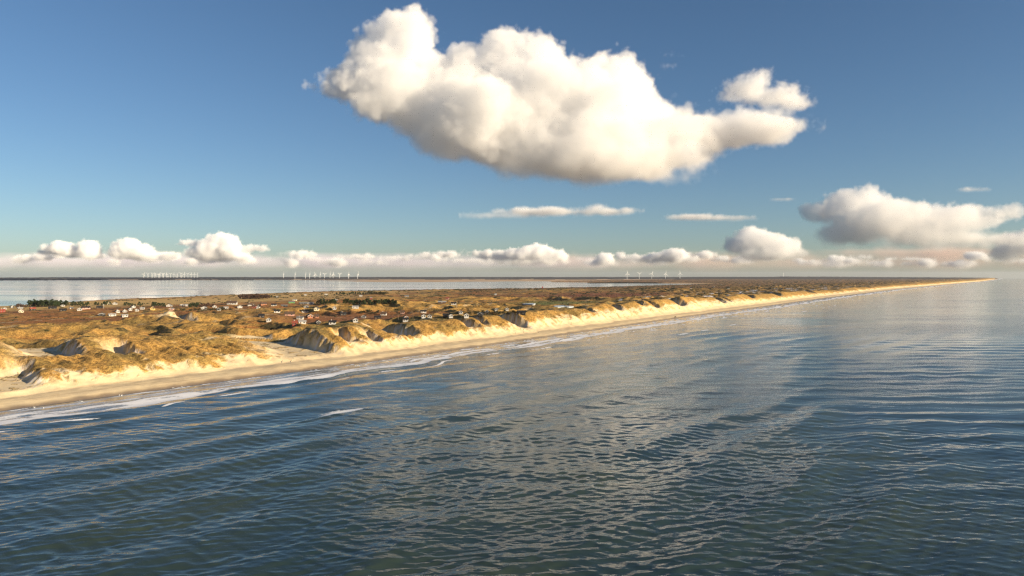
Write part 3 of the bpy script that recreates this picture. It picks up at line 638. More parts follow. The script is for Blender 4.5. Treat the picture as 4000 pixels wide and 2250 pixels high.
grove(700, 800, 1216, 7, 9, 'bush', 'shrub', 'dark shrub right behind the bare-topped dune', 'shrubs behind the bare-topped dune', 17, spread=1.8)
grove(1830, 2060, 1226, 20, 9, 'bush', 'shrub', 'dark shrub around the black houses left of the green meadow', 'shrubs around the black houses', 18, dy=6, spread=2.)
grove(1400, 1480, 1225, 10, 10, 'bush', 'shrub', 'dark shrub on the slope above the grey gabled house', 'shrubs above the grey house', 19, dy=6, spread=2.)

def scatter_scrub():
    rng = np.random.default_rng(11)
    ok = (TT > 95) & (TT < fe - 90) & keep & (np.abs(TX / TY) < .8)
    pr = np.clip(tdark, 0, 1) ** 2 * ok + .02 * ok * (TT > 130)
    pr = pr * np.where(S > 1300, 1.0, .55) * (1 - np.clip(blow, 0, 1))
    cs = np.cumsum(pr.reshape(-1)); idx = np.searchsorted(cs, rng.uniform(0, cs[-1], 6500)); idx = np.repeat(idx, 3)
    x, y, z = TX.reshape(-1)[idx], TY.reshape(-1)[idx], TZ.reshape(-1)[idx]; n = len(idx)
    dist = np.hypot(x, y); size = rng.uniform(.45, 1.2, n) * np.clip(dist / 1100, .8, 2.4)
    x = x + rng.normal(0, 1.6, n) * np.clip(dist / 900, .8, 2.); y = y + rng.normal(0, 1.6, n) * np.clip(dist / 900, .8, 2.)
    k = 5; a = np.arange(k) * 2 * math.pi / k
    ring = np.stack([np.cos(a), np.sin(a), np.zeros(k)], 1); base = np.concatenate([ring * [1, 1, 1] + [0, 0, -.25], ring * [.85, .85, 1] + [0, 0, .35], [[0, 0, .7]]])
    V = base[None] * (size[:, None, None] * np.array([1.25, 1.25, .95])) * rng.uniform(.4, 1.6, (n, 2 * k + 1, 1)) + np.stack([x, y, z], 1)[:, None, :]
    F = [(i, (i + 1) % k, (i + 1) % k + k, i + k) for i in range(k)]; T = [(i + k, (i + 1) % k + k, 2 * k) for i in range(k)]
    fq = np.array([list(f) for f in F]); ft = np.array([list(f) + [f[2]] for f in T])
    off = np.arange(n)[:, None, None] * (2 * k + 1)
    me = bpy.data.meshes.new('scrub')
    q = (fq[None] + off).reshape(-1, 4); t3 = (np.array(T)[None] + off).reshape(-1, 3)
    me.vertices.add(n * (2 * k + 1)); me.vertices.foreach_set('co', V.astype(np.float32).reshape(-1))
    loops = np.concatenate([q.reshape(-1), t3.reshape(-1)]).astype(np.int32); me.loops.add(len(loops)); me.loops.foreach_set('vertex_index', loops)
    st = np.concatenate([np.arange(len(q)) * 4, len(q) * 4 + np.arange(len(t3)) * 3]).astype(np.int32); me.polygons.add(len(st)); me.polygons.foreach_set('loop_start', st)
    me.polygons.foreach_set('loop_total', np.concatenate([np.full(len(q), 4), np.full(len(t3), 3)]).astype(np.int32)); me.update(calc_edges=True)
    me.materials.append(MHEDGE); o = bpy.data.objects.new('scrub', me); COL.objects.link(o); stuff(o, 'low dark heather and scrub spread over the dunes', 'scrub')
scatter_scrub()

# ------------------------------------------------------------------ wind turbines
def blade_mesh():
    mb = MB(); n = 7; secs = []
    for i in range(n):
        f = i / (n - 1); r = .04 + .96 * f; c = (.035 + .055 * math.sin(min(1, f * 3.2) * math.pi / 2)) * (1 - .86 * f); th_ = .030 * (1 - .85 * f) + .004
        secs.append([(-c * .35, 0, r), (0, -th_, r), (c * .9, 0, r), (0, th_, r)])
    v = [p for s_ in secs for p in s_]; f = [(4 * i + j, 4 * i + (j + 1) % 4, 4 * i + 4 + (j + 1) % 4, 4 * i + 4 + j) for i in range(n - 1) for j in range(4)] + [(3, 2, 1, 0), (4 * n - 4, 4 * n - 3, 4 * n - 2, 4 * n - 1)]
    me = bpy.data.meshes.new('blade'); me.from_pydata(v, [], f); me.materials.append(MTURB); return me
BLADE = blade_mesh()
b_ = MB(); b_.tube((0, 0, 0), (0, 0, 1), .030, .017, 14); TOWER = bpy.data.meshes.new('tower'); TOWER.from_pydata(b_.v, [], b_.f); TOWER.materials.append(MTURB)
b_ = MB(); b_.tube((0, -.7, 0), (0, 1.0, .05), .32, .28, 8); b_.box(-.22, .22, .2, 1.0, -.1, .42); NAC = bpy.data.meshes.new('nacelle'); NAC.from_pydata(b_.v, [], b_.f); NAC.materials.append(MTURB)
b_ = MB(); b_.tube((0, -1.25, 0), (0, -.72, 0), .12, .34, 10); HUB = bpy.data.meshes.new('hub'); HUB.from_pydata(b_.v, [], b_.f); HUB.materials.append(MTURB)
def turbine(x, yhub, D, blade_px, phase, yaw, label, group):
    v = ray(x, yhub); X, Y, Zh = v.x * D, v.y * D, H + v.z * D
    gz = -drop(X, Y) + 1.5; hh = Zh - gz; bl = blade_px * D / FPX; k = bl / 40. * 4.2
    root = empty('wind_turbine', (X, Y, gz), yaw + math.atan2(-X, Y))
    o = share('tower', TOWER, root); o.scale = (max(75, hh) * 1.25, max(75, hh) * 1.25, hh)
    o = share('nacelle', NAC, root); o.location = (0, 0, hh); o.scale = (k * 1.6, k * 1.6, k * 1.6)
    o = share('hub', HUB, root); o.location = (0, 0, hh); o.scale = (k * 1.6, k * 1.6, k * 1.6)
    for i in range(3):
        o = share('blade', BLADE, root); o.location = (0, -1.0 * k * 1.6, hh); o.rotation_euler = (0, phase + i * 2 * math.pi / 3, 0); o.scale = (bl * 1.7, bl * 1.5, bl)
    tag(root, label, 'wind turbine', group)
LEFT = [(561.5, 1071, 10, 30, 13200), (578, 1070, 9, 60, 13200), (594, 1070.5, 9, 75, 13200), (604, 1074, 8, 10, 12600), (609, 1071, 9, 80, 13200), (620, 1072, 8, 15, 12800), (624, 1071, 9, 20, 13200), (636, 1070, 9, 62, 13200), (639, 1071, 8, 50, 13600), (651, 1070.5, 9, 110, 13200), (656, 1079, 6, 0, 12000), (666, 1070, 8, 58, 13200), (679, 1071, 8, 5, 12400), (688, 1079, 6, 40, 12000), (693.5, 1071, 9, 28, 13200), (706.5, 1069, 9, 66, 13200), (710, 1078, 6, 20, 12000), (720, 1071, 10, 0, 12400), (734, 1070, 10, 57, 13200), (746.5, 1071, 9, 3, 13200), (758.5, 1070.5, 8, 0, 13200), (770.5, 1071.5, 9, 25, 13200)]
for i, (x, y, b, ph, D) in enumerate(LEFT):
    turbine(x, y, D, b, R(ph), R(random.Random(i).uniform(-25, 25)), f'small white wind turbine, {ORD[i]} from the left in the dense far left group', 'turbines of the dense far left group')
MID = [(1107, 1070, 11, 0, 86), (1152, 1070, 11, 0, 88), (1193, 1070, 11, 0, 87), (1209, 1070, 11, 0, 88), (1230, 1072.5, 12, -12, 30), (1250, 1070, 11, 0, 87), (1268, 1071.5, 11, 60, 15), (1289, 1070, 11, 0, 88), (1301, 1072, 12, -5, 40), (1326, 1071.5, 11, 58, 30), (1361, 1071, 12, -2, 60), (1397, 1071, 13, 0, 76)]
for i, (x, y, b, ph, yw) in enumerate(MID):
    turbine(x, y, 11800, b, R(ph), R(yw), f'white wind turbine, {ORD[i]} from the left in the spaced row before the far shore', 'turbines of the spaced row behind the flats')
RIGHT = [(2449.5, 1069, 13, -4, 25), (2497, 1069, 12, 60, 20), (2546, 1069.5, 14, 20, 20), (2599.5, 1069, 14, 5, 40), (2656, 1068.5, 13, -8, 15)]
for i, (x, y, b, ph, yw) in enumerate(RIGHT):
    turbine(x, y, 11600, b, R(ph), R(yw), f'large white wind turbine, {ORD[i]} from the left of the five in a row', 'the row of five large turbines')
turbine(3060, 1067, 14000, 6, 0, R(80), 'lone white wind turbine over the dark woods at right', None)

# ------------------------------------------------------------------ day mark, beach things, people, gulls
def daymark():
    p = ground(2118, 1128); m = p.y / FPX; e = empty('day_mark', p, math.atan2(-p.x, p.y)); w = 7 * m; h = 11 * m
    for sx in (-1, 1):
        for sy in (-1, 1):
            mb = MB(); mb.tube((sx * w * .6, sy * w * .6, -1), (0, 0, h), .28, .16, 6); mb.build('leg', MRED, e)
    k = 9
    for i in range(k):
        f0 = .28 + .68 * i / k; f1 = f0 + .68 / k * .82; a0, a1 = w * .6 * (1 - f0), w * .6 * (1 - f1)
        mb = MB()
        for sy in (-1, 1): mb.add([(-a0, sy * a0 - .1, h * f0), (a0, sy * a0 - .1, h * f0), (a1, sy * a1 - .1, h * f1), (-a1, sy * a1 - .1, h * f1), (-a0, sy * a0 + .1, h * f0), (a0, sy * a0 + .1, h * f0), (a1, sy * a1 + .1, h * f1), (-a1, sy * a1 + .1, h * f1)], [(0, 1, 2, 3), (7, 6, 5, 4), (0, 4, 5, 1), (3, 2, 6, 7), (1, 5, 6, 2), (0, 3, 7, 4)])
        mb.build('plank', MRED, e)
    tag(e, 'red triangular day mark on a dune top near the fjord', 'sea mark')
daymark()

MCLO = [plain('dark jacket', (.03, .03, .04), .9, .1), plain('navy coat', (.03, .045, .09), .9, .1), plain('brown coat', (.11, .07, .04), .9, .1), plain('grey coat', (.13, .13, .14), .9, .1)]
MSKIN = plain('skin', (.55, .33, .24), .6, .05); MHAIR = plain('hair', (.06, .04, .025), .8, .1)
def person(x, y, mat, stride, label, facing):
    p = ground(x, y); e = empty('person', p, facing)
    V_ = [(0, 0, .95), (0, 0, 1.18), (0, 0, 1.40), (0, -.01, 1.52), (0, -.02, 1.66), (.10, 0, .88), (.11, -stride, .48), (.11, -.2 * stride + stride * .9, .06), (.11, stride * .7 - .14, .04), (-.10, 0, .88), (-.11, stride, .48), (-.11, -stride * .8, .06), (-.11, -stride * .8 - .15, .04),
          (.19, 0, 1.38), (.25, .08, 1.12), (.24, -.04, .90), (.24, -.08, .80), (-.19, 0, 1.38), (-.25, -.04, 1.12), (-.24, -.16, .93), (-.24, -.20, .84)]
    E_ = [(0, 1), (1, 2), (2, 3), (3, 4), (0, 5), (5, 6), (6, 7), (7, 8), (0, 9), (9, 10), (10, 11), (11, 12), (2, 13), (13, 14), (14, 15), (15, 16), (2, 17), (17, 18), (18, 19), (19, 20)]
    rad = [.17, .16, .17, .065, .10, .10, .07, .05, .045, .10, .07, .05, .045, .075, .055, .042, .04, .075, .055, .042, .04]
    me = bpy.data.meshes.new('body'); me.from_pydata(V_, E_, []); me.materials.append(mat); b = bpy.data.objects.new('body', me); COL.objects.link(b); b.parent = e
    b.modifiers.new('skin', 'SKIN')
    for v, r in zip(me.skin_vertices[0].data, rad): v.radius = (r, r * .8)
    me.skin_vertices[0].data[0].use_root = True
    b.modifiers.new('sub', 'SUBSURF').levels = 1; b.modifiers['sub'].render_levels = 1
    def ball(nm, c, r, m):
        mb = MB(); n = 8
        for k in range(5):
            z0, z1 = math.cos(math.pi * k / 5), math.cos(math.pi * (k + 1) / 5); r0, r1 = math.sin(math.pi * k / 5) + .01, math.sin(math.pi * (k + 1) / 5) + .01
            mb.add([(c[0] + r[0] * r0 * math.cos(6.283 * i / n), c[1] + r[1] * r0 * math.sin(6.283 * i / n), c[2] + r[2] * z0) for i in range(n)] + [(c[0] + r[0] * r1 * math.cos(6.283 * i / n), c[1] + r[1] * r1 * math.sin(6.283 * i / n), c[2] + r[2] * z1) for i in range(n)], [(i + n, (i + 1) % n + n, (i + 1) % n, i) for i in range(n)])
        return mb.build(nm, m, e, True)
    ball('head', (0, -.03, 1.66), (.085, .10, .125), MSKIN); ball('hair', (0, .0, 1.705), (.095, .11, .10), MHAIR)
    tag(e, label, 'person', 'walkers on the beach below the cliff')
person(2009, 1306, MCLO[0], .14, 'person in dark clothes walking at the foot of the cliff, leftmost of six', R(200))
person(2030, 1290, MCLO[2], .10, 'person in brown standing at the slope foot, second from left of six', R(120))
person(2042, 1301, MCLO[3], .13, 'person in grey on the open beach, third from left of six', R(160))
person(2045, 1292, MCLO[0], .08, 'person in dark clothes close to the slope, fourth from left of six', R(150))
person(2086, 1297, MCLO[1], .12, 'person in navy at the slope foot, second from right of six', R(220))
person(2100, 1302, MCLO[3], .12, 'person in grey on the open beach, rightmost of six', R(190))

MGULL = plain('gull feathers', (.62, .60, .58), .8, .15, 6); MGULLD = plain('grey wing feathers', (.16, .14, .13), .85, .15, 6)
def gull(x, y, D, up, yaw, bank, label):
    v = ray(x, y); e = empty('gull', Vector((0, 0, H)) + v * D, yaw); e.rotation_euler = (0, bank, yaw)
    mb = MB(); prof = [(-.30, .01), (-.24, .05), (-.12, .075), (.02, .08), (.16, .055), (.30, .02), (.42, .03)]; n = 8
    mb.add([(0 + r * math.cos(6.283 * i / n), yy, r * .85 * math.sin(6.283 * i / n)) for yy, r in prof for i in range(n)], [(k * n + i, k * n + (i + 1) % n, (k + 1) * n + (i + 1) % n, (k + 1) * n + i) for k in range(len(prof) - 1) for i in range(n)] + [tuple(range(n)), tuple(range(len(prof) * n - 1, len(prof) * n - n - 1, -1))])
    b = mb.build('body', MGULL, e, True)
    for sg in (-1, 1):
        st = [(0.05, -.10, .12, .04), (.32, -.16, .09, .04 + .30 * up), (.58, -.06, .10, .04 + .42 * up), (.78, .12, .17, .04 + .40 * up)]
        mb = MB(); vv = []
        for (u, y0, y1, z) in st: vv += [(sg * u, y0, z + .012), (sg * u, y1 + .06, z), (sg * u, y0, z - .012), (sg * u, y1 + .06, z - .008)]
        ff = []
        for k in range(3): a = 4 * k; ff += [(a, a + 1, a + 5, a + 4), (a + 2, a + 6, a + 7, a + 3), (a, a + 4, a + 6, a + 2), (a + 1, a + 3, a + 7, a + 5)]
        ff += [(0, 2, 3, 1), (12, 13, 15, 14)]
        mb.add(vv, ff); mb.build('wing', MGULLD, e)
    tag(e, label, 'bird', 'gulls over the beach')
gull(1100, 1415, 255, .9, R(70), R(-15), 'dark gull with raised wings, left of the two flying side by side')
gull(1135, 1414, 265, .8, R(60), R(-25), 'paler gull with raised wings, right of the two flying side by side')
gull(1364, 1409, 270, .05, R(10), R(4), 'gull gliding on level wings, alone right of the other two')

MCONC = plain('dark wet concrete', (.10, .085, .065), .8, .25, 1.2)
def block():
    p = ground(2636, 1240); e = empty('broken_bunker', (p.x, p.y, p.z - .3), R(25)); e.scale = (.6, .6, .6); rnd = random.Random(3)
    mb = MB(); mb.box(-3.2, 3.2, -2, 2, -1, 2.2); mb.v = [(x * rnd.uniform(.8, 1.1) * (1 - .12 * z), y * rnd.uniform(.8, 1.1), z + .25 * x + rnd.uniform(-.4, .4)) for x, y, z in mb.v]; mb.build('block', MCONC, e)
    mb = MB(); mb.box(-26, -6, -1.2, 1.0, -.8, .55); mb.v = [(x, y + rnd.uniform(-.5, .5), z + rnd.uniform(-.15, .15)) for x, y, z in mb.v]; mb.build('slab', MCONC, e)
    tag(e, 'dark broken concrete block with a long low slab on the beach', 'bunker')
block()

def foam_clumps():
    rng = np.random.default_rng(8); mb = MB()
    spots = [(137, 1590, 2.2), (170, 1592, 2.6), (310, 1566, 1.5), (322, 1567, 2.), (460, 1541, 4.), (472, 1543, 3.), (575, 1524, 3.), (595, 1522, 2.5), (674, 1513, 2.2), (710, 1509, 1.6), (1392, 1428, 2.5), (1402, 1427, 2.), (1430, 1424, 2.4), (1515, 1411, 2.), (1700, 1391, 2.), (1710, 1389, 2.), (1780, 1378, 1.6), (1986, 1351, 2.6), (2080, 1337, 2.), (1860, 1367, 1.4)]
    for (x, y, w) in spots:
        for _ in range(3):
            v = ray(x + rng.uniform(-w, w) * 2.2, y + rng.uniform(-1, 1)); kx = (H - .25) / -v.z; c = (v.x * kx, v.y * kx, .25); r = rng.uniform(.08, .2)
            n = 7; ringv = [(c[0] + r * rng.uniform(.7, 1.5) * math.cos(6.283 * i / n), c[1] + r * rng.uniform(.7, 1.4) * math.sin(6.283 * i / n), c[2] - .2) for i in range(n)]
            top = [(c[0] + .6 * r * math.cos(6.283 * i / n), c[1] + .6 * r * math.sin(6.283 * i / n), c[2] + r * rng.uniform(.4, .8)) for i in range(n)]
            mb.add(ringv + top, [(i, (i + 1) % n, (i + 1) % n + n, i + n) for i in range(n)] + [tuple(range(n, 2 * n))])
    o = mb.build('foam_clumps', plain('sea foam', (.8, .8, .78), .9, .05)); stuff(o, 'white clumps of sea foam scattered along the waterline', 'foam')
foam_clumps()

def pond(name, x, y, rx, ry, col):
    p = ground(x, y); s0, n0 = to_sn(p.x, p.y); m = p.y / FPX; mb = MB(); n = 40; rnd = random.Random(x)
    zmax = -99; pts = []
    for i in range(n):
        a = 6.283 * i / n; f = 1 + .22 * math.sin(3 * a + x) + .12 * math.sin(5 * a)
        pts.append((p.x + rx * m * f * math.cos(a), p.y + ry * m * p.y / (H - 6) * f * math.sin(a)))
    for q in pts:
        s_, n_ = to_sn(*q); zmax = max(zmax, ground_sn(s_, n_ - float(coast(s_))).z)
    mb.add([(a, b, zmax + .12) for a, b in pts] + [(a, b, zmax - 2.) for a, b in pts], [tuple(range(n))] + [(i, i + n, (i + 1) % n + n, (i + 1) % n) for i in range(n)])
    structure(mb.build(name, plain('thin ice', col, .25, .1, .1, .5)))
pond('pond', 2066, 1189, 22, 2.2, (.42, .46, .48)); pond('pond', 2195, 1199, 38, 3., (.42, .46, .48))
print('objects', time.time() - T0)

# ------------------------------------------------------------------ clouds (drifting water droplets: real volumes)
def cloud_material(name, dens, col=(1, 1, 1), g=-.25):
    m = bpy.data.materials.new(name); m.use_nodes = True; n = m.node_tree; n.nodes.clear()
    o = n.nodes.new('ShaderNodeOutputMaterial'); p = n.nodes.new('ShaderNodeVolumePrincipled')
    p.inputs['Density'].default_value = dens; p.inputs['Color'].default_value = (*col, 1); p.inputs['Anisotropy'].default_value = g
    p.inputs['Density Attribute'].default_value = 'density'
    n.links.new(p.outputs[0], o.inputs['Volume']); return m
def cloud(label, blobs, D, vox, dens, amp, nsc, seed, soft, k, depth=1.0, bias=.42, wisp=1.5, col=(1, 1, 1), flat=None):
    """blobs (x, y, rx, ry) give the outline as seen in the photo; each is an ellipsoid at about distance D"""
    name = 'cloud'; sc_ = D / FPX; rnd = random.Random(seed); B = []
    for b in blobs:
        x, y, rx, ry = b[:4]; dy = b[4] if len(b) > 4 else rnd.uniform(-.3, .3)
        rd = max(ry, min(rx, ry * 1.7)) * depth
        B.append((Vector((0, 0, H)) + ray(x, y) * (D + dy * rx * sc_), (rx * sc_, rd * sc_, ry * sc_)))
    pad = amp * .75
    lo = [min(c[i] - r[i] for c, r in B) - pad for i in range(3)]; hi = [max(c[i] + r[i] for c, r in B) + pad for i in range(3)]
    ng = bpy.data.node_groups.new(name, 'GeometryNodeTree'); ng.interface.new_socket('Geometry', in_out='OUTPUT', socket_type='NodeSocketGeometry')
    N = ng.nodes; L = ng.links
    def M(op, a, b=None, c=None):
        n = N.new('ShaderNodeMath'); n.operation = op
        for i, v in enumerate((a, b, c)):
            if v is None: continue
            if isinstance(v, (int, float)): n.inputs[i].default_value = v
            else: L.new(v, n.inputs[i])
        return n.outputs[0]
    def V(op, a, b=None):
        n = N.new('ShaderNodeVectorMath'); n.operation = op
        for i, v in enumerate((a, b)):
            if v is None: continue
            if isinstance(v, (tuple, Vector)): n.inputs[i].default_value = v
            else: L.new(v, n.inputs[i])
        return n.outputs['Value'] if op == 'LENGTH' else n.outputs[0]
    pos = N.new('GeometryNodeInputPosition').outputs[0]; acc = None
    for c, r in B:
        q = V('MULTIPLY', V('SUBTRACT', pos, c), (1 / r[0], 1 / r[1], 1 / r[2])); rm = min(r)
        d = M('MULTIPLY_ADD', V('LENGTH', q), -rm, rm); acc = d if acc is None else M('SMOOTH_MAX', acc, d, k)
    p2 = V('ADD', pos, (seed * 913., seed * 377., 0.))
    n = N.new('ShaderNodeTexVoronoi'); n.voronoi_dimensions = '3D'; n.feature = 'F1'; n.normalize = False
    n.inputs['Scale'].default_value = 1 / nsc; n.inputs['Detail'].default_value = 1.; n.inputs['Roughness'].default_value = .55; L.new(p2, n.inputs['Vector'])
    v1 = M('SUBTRACT', .55, n.outputs['Distance'])
    n = N.new('ShaderNodeTexNoise'); n.noise_dimensions = '3D'; n.inputs['Scale'].default_value = 1 / (nsc * 1.3); n.inputs['Detail'].default_value = 5.; n.inputs['Roughness'].default_value = .6; L.new(p2, n.inputs['Vector'])
    n1 = M('SUBTRACT', n.outputs[0], .5)
    n = N.new('ShaderNodeTexVoronoi'); n.voronoi_dimensions = '3D'; n.feature = 'F1'; n.normalize = False
    n.inputs['Scale'].default_value = 3.3 / nsc; n.inputs['Detail'].default_value = 1.; n.inputs['Roughness'].default_value = .6; L.new(p2, n.inputs['Vector'])
    v2 = M('SUBTRACT', .5, n.outputs['Distance'])
    # crisp heaped tops, soft bases
    sx = N.new('ShaderNodeSeparateXYZ'); L.new(pos, sx.inputs[0])
    hf = N.new('ShaderNodeMapRange'); hf.clamp = True; L.new(sx.outputs[2], hf.inputs[0]); hf.inputs[1].default_value = lo[2] + pad; hf.inputs[2].default_value = lo[2] + pad + .55 * (hi[2] - lo[2] - 2 * pad)
    hf = hf.outputs[0]
    bil = M('MULTIPLY', M('ADD', M('MULTIPLY', v1, amp * .5), M('MULTIPLY', v2, amp * .40)), M('MULTIPLY_ADD', hf, .75, .25))
    d = M('ADD', M('ADD', acc, amp * bias), M('ADD', bil, M('MULTIPLY', n1, amp * wisp)))
    cl = N.new('ShaderNodeClamp'); L.new(M('DIVIDE', d, M('MULTIPLY_ADD', hf, -1.3 * soft, 2.0 * soft)), cl.inputs[0])
    den = M('POWER', cl.outputs[0], 1.5)
    vc = N.new('GeometryNodeVolumeCube'); L.new(den, vc.inputs['Density']); vc.inputs['Min'].default_value = lo; vc.inputs['Max'].default_value = hi
    res = [max(6, int((hi[i] - lo[i]) / vox)) for i in range(3)]
    for i, a in enumerate('XYZ'): vc.inputs['Resolution ' + a].default_value = res[i]
    m = cloud_material('cloud', dens, col)
    sm = N.new('GeometryNodeSetMaterial'); L.new(vc.outputs[0], sm.inputs[0]); sm.inputs['Material'].default_value = m
    L.new(sm.outputs[0], N.new('NodeGroupOutput').inputs[0])
    vd = bpy.data.volumes.new(name); vd.materials.append(m); o = bpy.data.objects.new(name, vd); COL.objects.link(o)
    o.modifiers.new('volume', 'NODES').node_group = ng
    o['kind'] = 'stuff'; o['label'] = label; o['category'] = 'cloud'
    print('cloud', res, np.prod(res) / 1e6)
    return o
MAIN = [(1560, 150, 115, 115), (1520, 230, 150, 110), (1630, 165, 70, 110), (1420, 300, 130, 90), (1330, 320, 80, 45), (1550, 340, 170, 130), (1480, 390, 150, 70),
    (1690, 300, 110, 90), (1800, 320, 150, 130), (1795, 215, 55, 45), (1980, 270, 130, 140), (2000, 185, 70, 65), (2120, 220, 95, 75), (1900, 430, 220, 130), (2150, 380, 220, 150),
    (2330, 270, 80, 70), (2430, 290, 90, 80), (2480, 360, 80, 80), (2400, 420, 170, 110), (2550, 470, 150, 75),
    (1700, 440, 170, 90), (1800, 510, 170, 85), (2020, 490, 300, 110), (2330, 520, 300, 95), (1950, 560, 230, 75), (2200, 590, 330, 85), (2420, 620, 250, 75), (2600, 610, 130, 55), (2300, 665, 150, 35), (2500, 680, 100, 25),
    (2720, 515, 140, 66), (2850, 512, 130, 58), (2970, 503, 120, 48), (3070, 497, 75, 32)]
cloud('huge white cumulus cloud with one tower at its left end', MAIN, 7000, 12.5, .0062, 210, 330, 5, 36, 140, wisp=1.75, bias=.3)
cloud('small ragged cloud just above the right tail of the huge cloud', [(2920, 350, 80, 42), (3040, 385, 90, 40), (2960, 315, 50, 28), (3110, 405, 50, 22), (2850, 385, 40, 18), (2985, 362, 80, 34), (3040, 445, 40, 28), (2990, 440, 26, 22)], 7100, 12, .008, 120, 150, 5, 60, 60, wisp=2.2)
cloud('torn wisps of cloud right of the huge cloud', [(2530, 235, 34, 10), (2590, 255, 30, 9), (2560, 300, 22, 12), (2640, 370, 20, 14), (2620, 215, 40, 7), (3190, 445, 34, 8)], 7000, 11, .003, 90, 120, 6, 60, 40, wisp=2.4, bias=.2)
cloud('broad white cumulus cloud at right above the coast', [(3320, 800, 100, 60), (3395, 785, 80, 48), (3240, 830, 110, 45), (3470, 850, 190, 70), (3330, 905, 140, 50), (3560, 885, 200, 60), (3700, 860, 190, 50), (3820, 835, 130, 32),
    (3620, 920, 180, 38), (3850, 935, 130, 22), (3960, 818, 30, 12), (3700, 935, 240, 25)], 14000, 26, .0042, 220, 330, 7, 70, 110, wisp=1.8, depth=.75)
cloud('white cumulus cloud cut by the right edge of the view', [(3980, 950, 80, 45), (3930, 985, 60, 35), (4060, 940, 90, 50)], 15000, 36, .0045, 170, 300, 8, 70, 110, wisp=1.8)
cloud('heaped cumulus low over the far woods at right', [(2935, 912, 55, 24), (2965, 940, 90, 38), (3050, 960, 75, 32), (2895, 962, 65, 30), (3020, 988, 105, 24), (2970, 1000, 90, 18)], 21000, 40, .005, 190, 320, 9, 70, 110, wisp=1.8)
cloud('small bright cumulus above the last turbines at right', [(2640, 996, 42, 26), (2590, 1002, 50, 15), (2510, 1008, 80, 11), (2700, 1012, 40, 9)], 26000, 48, .010, 180, 300, 11, 70, 110, wisp=1.8)
cloud('little cumulus cloud left of the five turbines', [(2362, 1008, 36, 22), (2350, 1025, 56, 14)], 26000, 48, .010, 150, 280, 12, 70, 110, wisp=1.8)
cloud('thin row of small clouds at the right horizon', [(3170, 1028, 60, 10), (3240, 1030, 60, 12), (3330, 1022, 50, 15), (3400, 1030, 50, 10)], 28000, 55, .008, 160, 280, 13, 160, 70)
cloud('long flat cloud streak beneath the huge cloud', [(1950, 842, 140, 10), (2120, 828, 170, 17), (2350, 828, 120, 13), (2330, 814, 30, 14), (2450, 822, 60, 8)], 15000, 26, .006, 90, 260, 14, 90, 60, depth=3)
cloud('flat narrow cloud streak right of centre', [(2760, 851, 160, 10), (2700, 846, 70, 11), (2880, 853, 70, 6)], 15000, 26, .007, 80, 240, 15, 80, 50, depth=3)
cloud('tiny cloud wisp left of the broad right cloud', [(3055, 780, 42, 6)], 14000, 20, .007, 45, 140, 16, 60, 30, depth=2)
cloud('small lens of cloud at upper right above the broad cloud', [(3800, 742, 60, 7), (3780, 736, 26, 6)], 14000, 20, .007, 50, 160, 17, 60, 30, depth=2)
cloud('small double cumulus at the far left over the fjord', [(235, 970, 55, 24), (265, 985, 60, 20), (348, 975, 42, 34), (360, 1000, 40, 14), (190, 985, 30, 10)], 24000, 45, .009, 170, 300, 18, 70, 110, wisp=1.8)
cloud('round cumulus second from the left over the fjord', [(500, 965, 56, 28), (540, 985, 62, 32), (470, 985, 42, 25), (600, 1003, 34, 18), (655, 1000, 34, 12)], 24000, 45, .009, 180, 300, 19, 70, 110, wisp=1.8)
cloud('tall heaped cumulus left of centre over the fjord', [(860, 942, 52, 28), (900, 968, 42, 45), (820, 972, 50, 36), (850, 1000, 84, 22), (950, 1008, 32, 13), (775, 990, 40, 20), (985, 972, 50, 9), (735, 950, 34, 9)], 24000, 45, .009, 190, 320, 20, 70, 110, wisp=1.8)
cloud('small flat cumulus pair above the middle turbines', [(1422, 1010, 26, 11), (1366, 1003, 60, 7), (1540, 1006, 46, 9), (1510, 1012, 30, 7)], 26000, 50, .008, 140, 260, 21, 140, 70)
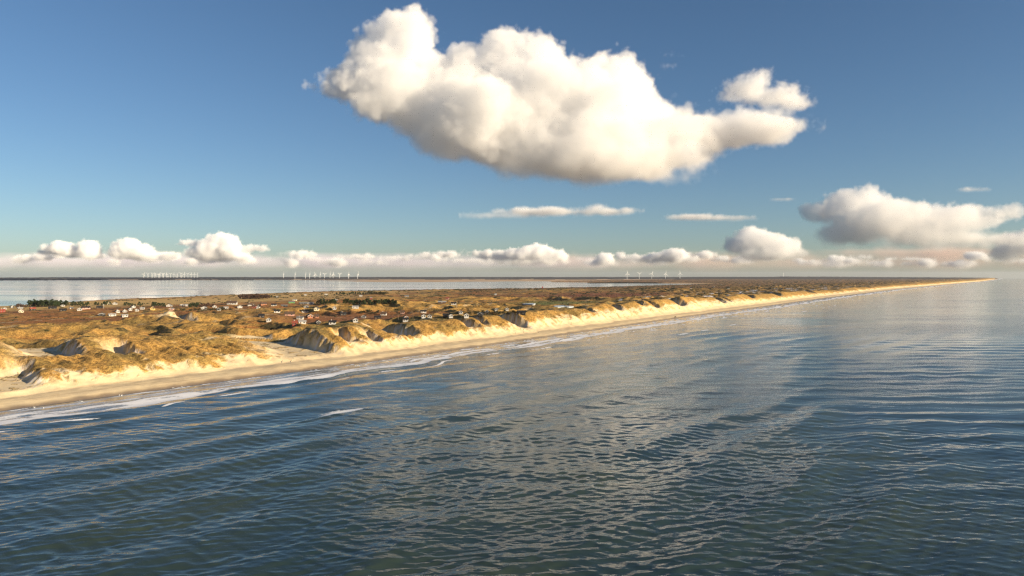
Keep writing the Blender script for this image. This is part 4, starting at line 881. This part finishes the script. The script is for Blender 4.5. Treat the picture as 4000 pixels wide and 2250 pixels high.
cloud('low bank of cumulus at the centre of the horizon', [(2100, 975, 48, 20), (2060, 990, 90, 24), (2165, 1000, 46, 24), (1960, 1000, 100, 18), (2050, 1022, 130, 12), (1900, 988, 60, 10), (1690, 1008, 60, 8)], 26000, 50, .009, 190, 320, 22, 70, 110, wisp=1.8)

rr = random.Random(77)
for lab, x0, x1, yb, n in (('broken row of little cumulus low over the left fjord', 20, 1000, 1012, 14), ('broken row of little cumulus low over the middle turbines', 1050, 1900, 1014, 14), ('broken row of little cumulus low behind the five turbines', 2250, 2900, 1016, 10), ('broken row of little warm cumulus low at the right', 3080, 3950, 1018, 14)):
    cloud(lab, [(x0 + (x1 - x0) * (i + rr.random()) / n, yb - rr.uniform(-14, 20), rr.uniform(12, 60), rr.uniform(4, 17)) for i in range(n)], 29000, 60, .008, 170, 300, int(x0) + 3, 110, 70, depth=1.5, wisp=1.8)
cloud('grey bank of distant rain cloud along the left horizon', [(x, 1030, 420, 22) for x in range(-700, 2500, 300)] + [(300, 1010, 500, 16), (1250, 1018, 420, 14)], 34000, 150, 0.00065, 420, 2600, 31, 400, 300, depth=3, col=(.84, .80, .90))  # grey-lavender col puts the shade of higher clouds into the droplet colour
cloud('warm grey bank of distant cloud along the right horizon', [(x, 1028, 420, 22) for x in range(2500, 4900, 300)] + [(3500, 990, 500, 18), (3900, 985, 300, 20)], 34000, 150, 0.00065, 420, 2600, 32, 400, 300, depth=3, col=(1, .83, .75))  # peach col puts warm sunward horizon light into the droplet colour

# ------------------------------------------------------------------ haze: the air over the land and sea
def make_haze():
    mb = MB(); mb.box(-42000, 42000, -3000, 42000, -175, 190)
    m = bpy.data.materials.new('haze'); m.use_nodes = True; n = m.node_tree; n.nodes.clear()
    o = n.nodes.new('ShaderNodeOutputMaterial'); p = n.nodes.new('ShaderNodeVolumePrincipled')
    p.inputs['Density'].default_value = 1.2e-5; p.inputs['Color'].default_value = (.85, .9, 1, 1); p.inputs['Anisotropy'].default_value = .2
    n.links.new(p.outputs[0], o.inputs['Volume'])
    h = mb.build('haze', m); h['kind'] = 'stuff'; h['label'] = 'thin pale haze over the land and the sea'; h['category'] = 'haze'
make_haze()
print('built', time.time() - T0)
